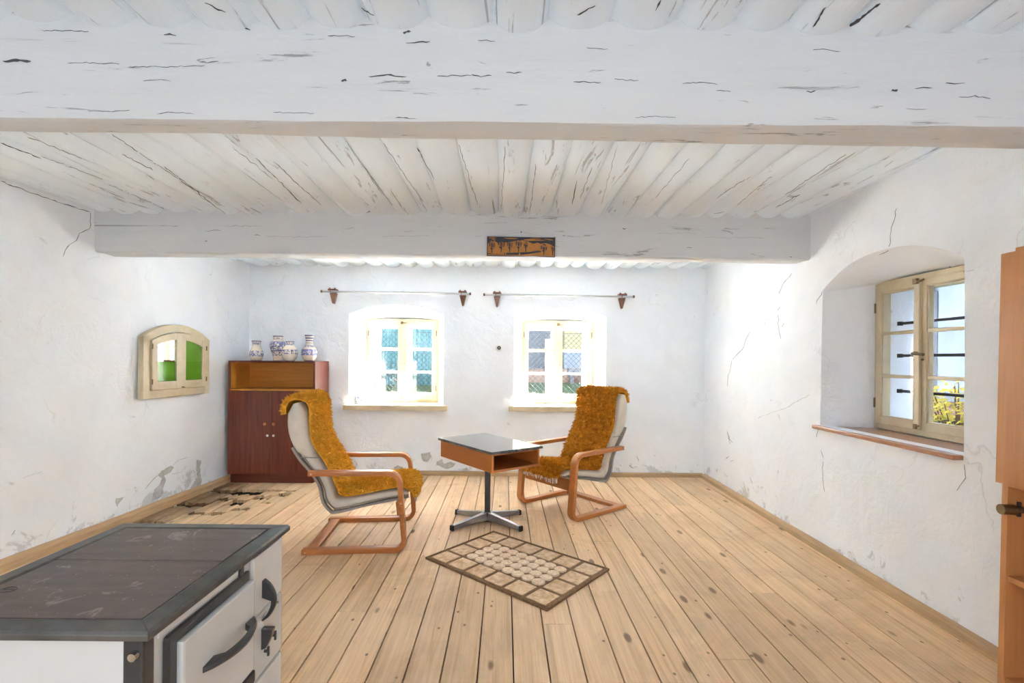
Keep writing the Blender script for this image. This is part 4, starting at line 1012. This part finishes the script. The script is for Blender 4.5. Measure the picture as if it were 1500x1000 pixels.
# corner posts
MB().bx(bx1 - .034, bx1 + .003, by0 - .004, by0 + .026, .05, SZ - .017, .006).build('corner_post', 'bakelite', st)
MB().bx(bx1 - .020, bx1 + .003, by1 - .006, by1 + .004, .05, SZ - .017, .004).build('corner_post', 'bakelite', st)
b_ = disc(.0085, 0, .010, 14).build('bolt', 'gloss', st, 40); b_.matrix_local = Matrix.Translation((bx1 - .010, by0 - .004, .672)) @ Matrix.Rotation(R(90), 4, 'X')
xf = bx1
MB().bx(xf - .001, xf + .005, .885, 1.150, .678, SZ - .020, .002).build('top_strip', 'enamel', st)
MB().bx(xf - .001, xf + .007, 1.156, 1.172, .655, SZ - .020, .002).build('damper_slot', 'bakelite', st)
# oven door with black surround
od = MB().bx(xf - .001, xf + .010, .900, 1.196, .28, .672, .008).build('door_surround', 'bakelite', st)
dr = MB().bx(xf + .008, xf + .024, .926, 1.192, .29, .650, .006).build('oven_door', 'enamel', st)
hp_ = []
for k in range(17):
    t = k / 16; y = .985 + .20 * t; hp_.append((y, xf + .026 + .034 * math.sin(math.pi * t) ** .75))
rings = []
for k, (y, x_) in enumerate(hp_):
    t = k / 16; hz = .0065 + .003 * math.sin(math.pi * t); thk = .006
    solid = t < .22 or t > .80
    xi = xf + .023 if solid else x_ - .010
    rings.append([Vector((xi, y, .556 - hz)), Vector((x_, y, .556 - hz * .8)), Vector((x_ + .003, y, .556)), Vector((x_, y, .556 + hz * .8)), Vector((xi, y, .556 + hz))])
MB().loft(rings).build('handle', 'bakelite', dr, 40, .001)
def sdoor(z0, z1): return MB().bx(xf - .001, xf + .013, 1.204, 1.362, z0, z1, .006).build('small_door', 'enamel', st)
d1 = sdoor(.540, .694); d2 = sdoor(.375, .536); d3 = sdoor(.20, .368)
rings = []
for k in range(13):
    t = k / 12; z = .515 + .105 * t; x_ = xf + .016 + .030 * math.sin(math.pi * t) ** .7; solid = t > .55
    xi = xf + .012 if solid or t < .06 else x_ - .009
    rings.append([Vector((xi, 1.246, z)), Vector((x_, 1.247, z)), Vector((x_ + .002, 1.254, z)), Vector((x_, 1.261, z)), Vector((xi, 1.262, z))])
MB().loft(rings).build('latch_handle', 'bakelite', d1, 40)
MB().prism([(0, .495), (.030, .495), (.026, .475), (.012, .445), (0, .440)], lambda u, v: (xf + .012 + u, 1.244, v), lambda u, v: (xf + .012 + u, 1.262, v)).build('latch_handle', 'bakelite', d2, None, .002)
for yy, zz in ((1.300, .448), (1.262, .428)):
    MB().tube([(xf + .010, yy, zz), (xf + .024, yy, zz)], .004, 8).bx(xf + .021, xf + .026, yy - .003, yy + .003, zz - .012, zz + .012, .001).build('vent_toggle', 'bakelite', d2)
MB().tube([(xf + .012, 1.325, .525), (xf + .018, 1.325, .525)], .0035, 8).build('rivet', 'gloss', d2)
MB().bx(xf + .012, xf + .03, 1.13, 1.185, .40, .43, .004).build('lower_latch', 'bakelite', dr)

# ------------------------------------------------------------------ tall bookcase by the right wall
TX, TY = 1.688, 1.632
bk = empty('bookcase', (TX, TY, 0)); bk.rotation_euler = (0, R(.9), 0)
tag(bk, 'tall honey-coloured wooden cabinet with closed upper door and open lower shelves', 'cabinet')
bd, bw_, bh = .29, .90, 1.575; t = .019
for yy in (0, -bw_ + t): MB().bx(0, bd, yy - t, yy, .004, bh).build('side_panel', 'alder', bk, None, .001)
MB().bx(bd - .006, bd, -bw_ + t, -t, .01, bh - .002).build('back_panel', 'alder', bk)
MB().bx(0, bd - .006, -bw_ + t, -t, bh - t, bh).build('top_panel', 'alder', bk, None, .001)
MB().bx(.005, bd, -bw_ - .01 + t, -.02, bh + .001, bh + .021).build('cap_board', 'alder', bk, None, .001)
for zz in (.128, .470, .790, 1.18): MB().bx(.006 if zz < .7 else .0, bd - .006, -bw_ + t, -t, zz, zz + t).build('shelf', 'alder', bk, None, .001)
MB().bx(.02, .035, -bw_ + t, -t, .004, .128).build('plinth', 'alder', bk)
for a, b in ((.003, -bw_ / 2 + .002), (-bw_ / 2 - .002, -bw_ + .0)):
    d = MB().bx(-.020, -.001, min(a, b), max(a, b), .800, bh + .004).build('door', 'alder', bk, None, .0015)
hg = MB().tube([(-.030, -.026, .715), (.012, -.030, .715)], .017, 14).build('hinge_cup', 'brass', bk, 40)
MB().bx(.008, .058, -.040, -.020, .706, .724, .003).bx(.030, .042, -.026, -.0185, .690, .740, .002).build('hinge_arm', 'steeldark', hg)
for k in range(14):
    zz = .20 + .032 * k * 1.2
    if zz < .77: MB().tube([(.075, -t - .0008, zz), (.075, -t + .002, zz)], .0028, 6).build('pin_hole', 'rubber', bk)

# ------------------------------------------------------------------ outside
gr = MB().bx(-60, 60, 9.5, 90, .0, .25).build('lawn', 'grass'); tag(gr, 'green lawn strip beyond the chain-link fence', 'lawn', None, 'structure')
yard = MB().bx(2.65, 14, -6, 5.72, -.3, .05).build('yard', 'cobbles'); tag(yard, 'pale paved yard outside the side window', 'yard', None, 'structure')
pth = MB().bx(-30, 30, 5.72, 9.5, -.2, .25).build('bounce_lane', 'bounce_paving'); tag(pth, 'unseen pale ground strip added to bounce sun up through the windows', 'lane', None, 'structure')  # pale strip below the view, added as a reflector for the ceiling
FY = 10.4
fe = empty('chain_link_fence', (0, FY, .25)); tag(fe, 'wire chain-link fence outside the two small windows', 'fence')
fx0, fx1, fz0, fz1, sp_ = -4.2, 3.4, .02, 1.55, .078
wm = MB(); hgt = fz1 - fz0; x = fx0 - hgt
def bar3(a, b, r_):
    d = (Vector(b) - Vector(a)).normalized(); u = d.orthogonal().normalized(); v = d.cross(u)
    wm.loft([[Vector(p) + (u * math.cos(2.094 * k) + v * math.sin(2.094 * k)) * r_ for k in range(3)] for p in (a, b)], True, False)
while x < fx1:
    for s in (1, -1):
        a, b = (x, fz0), (x + hgt, fz1)
        if s < 0: a, b = (x + hgt, fz0), (x, fz1)
        xa, xb = sorted((a[0], b[0]))
        lo, hi = max(xa, fx0), min(xb, fx1)
        if hi > lo:
            f = lambda xx: a[1] + (b[1] - a[1]) * (xx - a[0]) / (b[0] - a[0])
            bar3((lo, .004 * s, f(lo)), (hi, .004 * s, f(hi)), .005)
    x += sp_ * 2 ** .5
for zz in (fz0, fz1): wm.tube([(fx0, 0, zz), (fx1, 0, zz)], .005, 5)
x = fx0
while x < fx1: wm.tube([(x, 0, fz1), (x, 0, fz1 + .035)], .004, 4); x += sp_ * 2 ** .5
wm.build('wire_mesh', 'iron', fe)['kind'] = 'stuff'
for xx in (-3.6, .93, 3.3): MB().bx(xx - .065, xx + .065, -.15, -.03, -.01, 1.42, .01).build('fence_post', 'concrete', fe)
# teal corrugated shed
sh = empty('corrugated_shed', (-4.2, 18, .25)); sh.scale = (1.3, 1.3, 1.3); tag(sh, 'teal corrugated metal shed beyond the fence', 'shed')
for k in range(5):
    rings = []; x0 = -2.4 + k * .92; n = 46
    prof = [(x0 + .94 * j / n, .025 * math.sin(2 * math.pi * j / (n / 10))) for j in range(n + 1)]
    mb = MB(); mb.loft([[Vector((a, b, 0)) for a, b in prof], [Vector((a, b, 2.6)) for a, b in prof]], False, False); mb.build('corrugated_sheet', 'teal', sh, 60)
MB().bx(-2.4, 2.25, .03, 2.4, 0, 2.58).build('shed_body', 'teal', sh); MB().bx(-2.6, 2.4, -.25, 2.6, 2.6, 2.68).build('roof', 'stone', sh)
# far houses; the block's unseen upper part is added to shade the lawn
ho = empty('tall_shade_block', (11, 30, .25)); tag(ho, 'pale blue-grey building beyond the fence, made tall and wide to shade the lawn', 'building')
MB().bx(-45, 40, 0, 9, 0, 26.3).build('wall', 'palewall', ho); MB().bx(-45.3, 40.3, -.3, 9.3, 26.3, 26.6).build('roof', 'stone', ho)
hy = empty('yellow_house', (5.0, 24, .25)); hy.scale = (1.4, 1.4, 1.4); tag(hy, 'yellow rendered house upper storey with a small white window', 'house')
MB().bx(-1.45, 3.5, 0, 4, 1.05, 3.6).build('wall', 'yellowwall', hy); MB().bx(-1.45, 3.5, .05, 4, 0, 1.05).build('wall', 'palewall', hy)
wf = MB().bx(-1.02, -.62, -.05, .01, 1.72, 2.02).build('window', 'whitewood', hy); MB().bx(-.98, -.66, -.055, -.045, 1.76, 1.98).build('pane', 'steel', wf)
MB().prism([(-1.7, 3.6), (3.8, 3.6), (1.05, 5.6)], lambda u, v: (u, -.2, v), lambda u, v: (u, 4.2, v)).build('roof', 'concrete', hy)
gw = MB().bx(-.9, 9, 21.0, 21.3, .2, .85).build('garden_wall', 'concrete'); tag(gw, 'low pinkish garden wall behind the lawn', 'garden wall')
sb = empty('stone_trough', (3.2, 20.3, .25)); sb.scale = (1.35, 1.35, 1.1); tag(sb, 'dark stone trough in front of the low garden wall', 'trough')
MB().bx(-.4, .4, -.2, .2, .3, .62, .05).build('basin', 'stone', sb); 
for s in (-.28, .28): MB().bx(s - .06, s + .06, -.15, .15, 0, .31, .01).build('foot', 'stone', sb)
def shrub(loc, rad, hgt, n, mat, label, name='shrub', seed=1, leaf=.05, group=None):
    rn = random.Random(seed); e = empty(name, loc); tag(e, label, 'shrub', group); sm = MB(); lf = MB()
    for k in range(max(4, n // 60)):
        a = rn.uniform(0, 6.28); tip = Vector((math.cos(a) * rad * rn.uniform(.2, .9), math.sin(a) * rad * rn.uniform(.2, .9), hgt * rn.uniform(.6, .98)))
        sm.tube([Vector((0, 0, 0)) + tip * .02, Vector((tip.x * .3, tip.y * .3, tip.z * .5)), tip], [.012, .008, .003], 5)
        for j in range(60):
            t_ = rn.uniform(.3, 1.05); c = Vector((tip.x * t_, tip.y * t_, tip.z * t_)) + Vector((rn.gauss(0, rad * .14), rn.gauss(0, rad * .14), rn.gauss(0, rad * .12)))
            c.z = max(c.z, .02)
            d = Vector((rn.uniform(-1, 1), rn.uniform(-1, 1), rn.uniform(-.4, .8))).normalized(); s = d.orthogonal().normalized(); L = leaf * rn.uniform(.6, 1.2)
            lf.add([c, c + d * L * .5 + s * L * .3, c + d * L, c + d * L * .5 - s * L * .3], [(0, 1, 2), (0, 2, 3)])
    sm.build('stems', 'stem', e); lf.build('foliage', mat, e)['kind'] = 'stuff'
shrub((-3.1, 14.2, .25), .75, .85, 900, 'leafdark', 'dark low shrub in front of the teal shed', seed=3, group='dark shrubs by the shed')
shrub((-1.85, 14.6, .25), .7, .82, 900, 'leafdark', 'dark low shrub in front of the teal shed', seed=4, group='dark shrubs by the shed')
# yard behind the barred window
yw = MB().bx(5.2, 9.0, -4.0, 13, .0, 10.5).build('courtyard_shade_wall', 'courtwall'); tag(yw, 'pale blue rendered courtyard building outside the barred window', 'building')  # upper height is out of view, added to keep sun off the yard
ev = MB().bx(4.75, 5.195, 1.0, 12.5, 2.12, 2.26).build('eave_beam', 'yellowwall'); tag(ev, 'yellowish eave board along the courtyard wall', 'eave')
ld = empty('stone_bench', (4.75, 4.1, .05)); tag(ld, 'pale stone bench against the courtyard wall', 'bench')
MB().bx(-.3, .42, -1.6, 1.6, .62, .72, .01).build('seat', 'concrete', ld)
for s in (-1.2, 0, 1.2): MB().bx(-.2, .35, s - .12, s + .12, 0, .62).build('support', 'stone', ld)
shrub((4.05, 4.25, .05), .36, 1.12, 700, 'leafyel', 'shrub with yellow autumn leaves outside the barred window', seed=8, leaf=.06)
cwl = MB().bx(2.68, 5.19, 5.74, 5.92, .0, 2.08).build('lane_light_blocker', 'courtwall'); tag(cwl, 'unseen wall added to block sun bounce from the lane into the side yard', 'light blocker')  # out of view, added to keep lane bounce off the courtyard wall
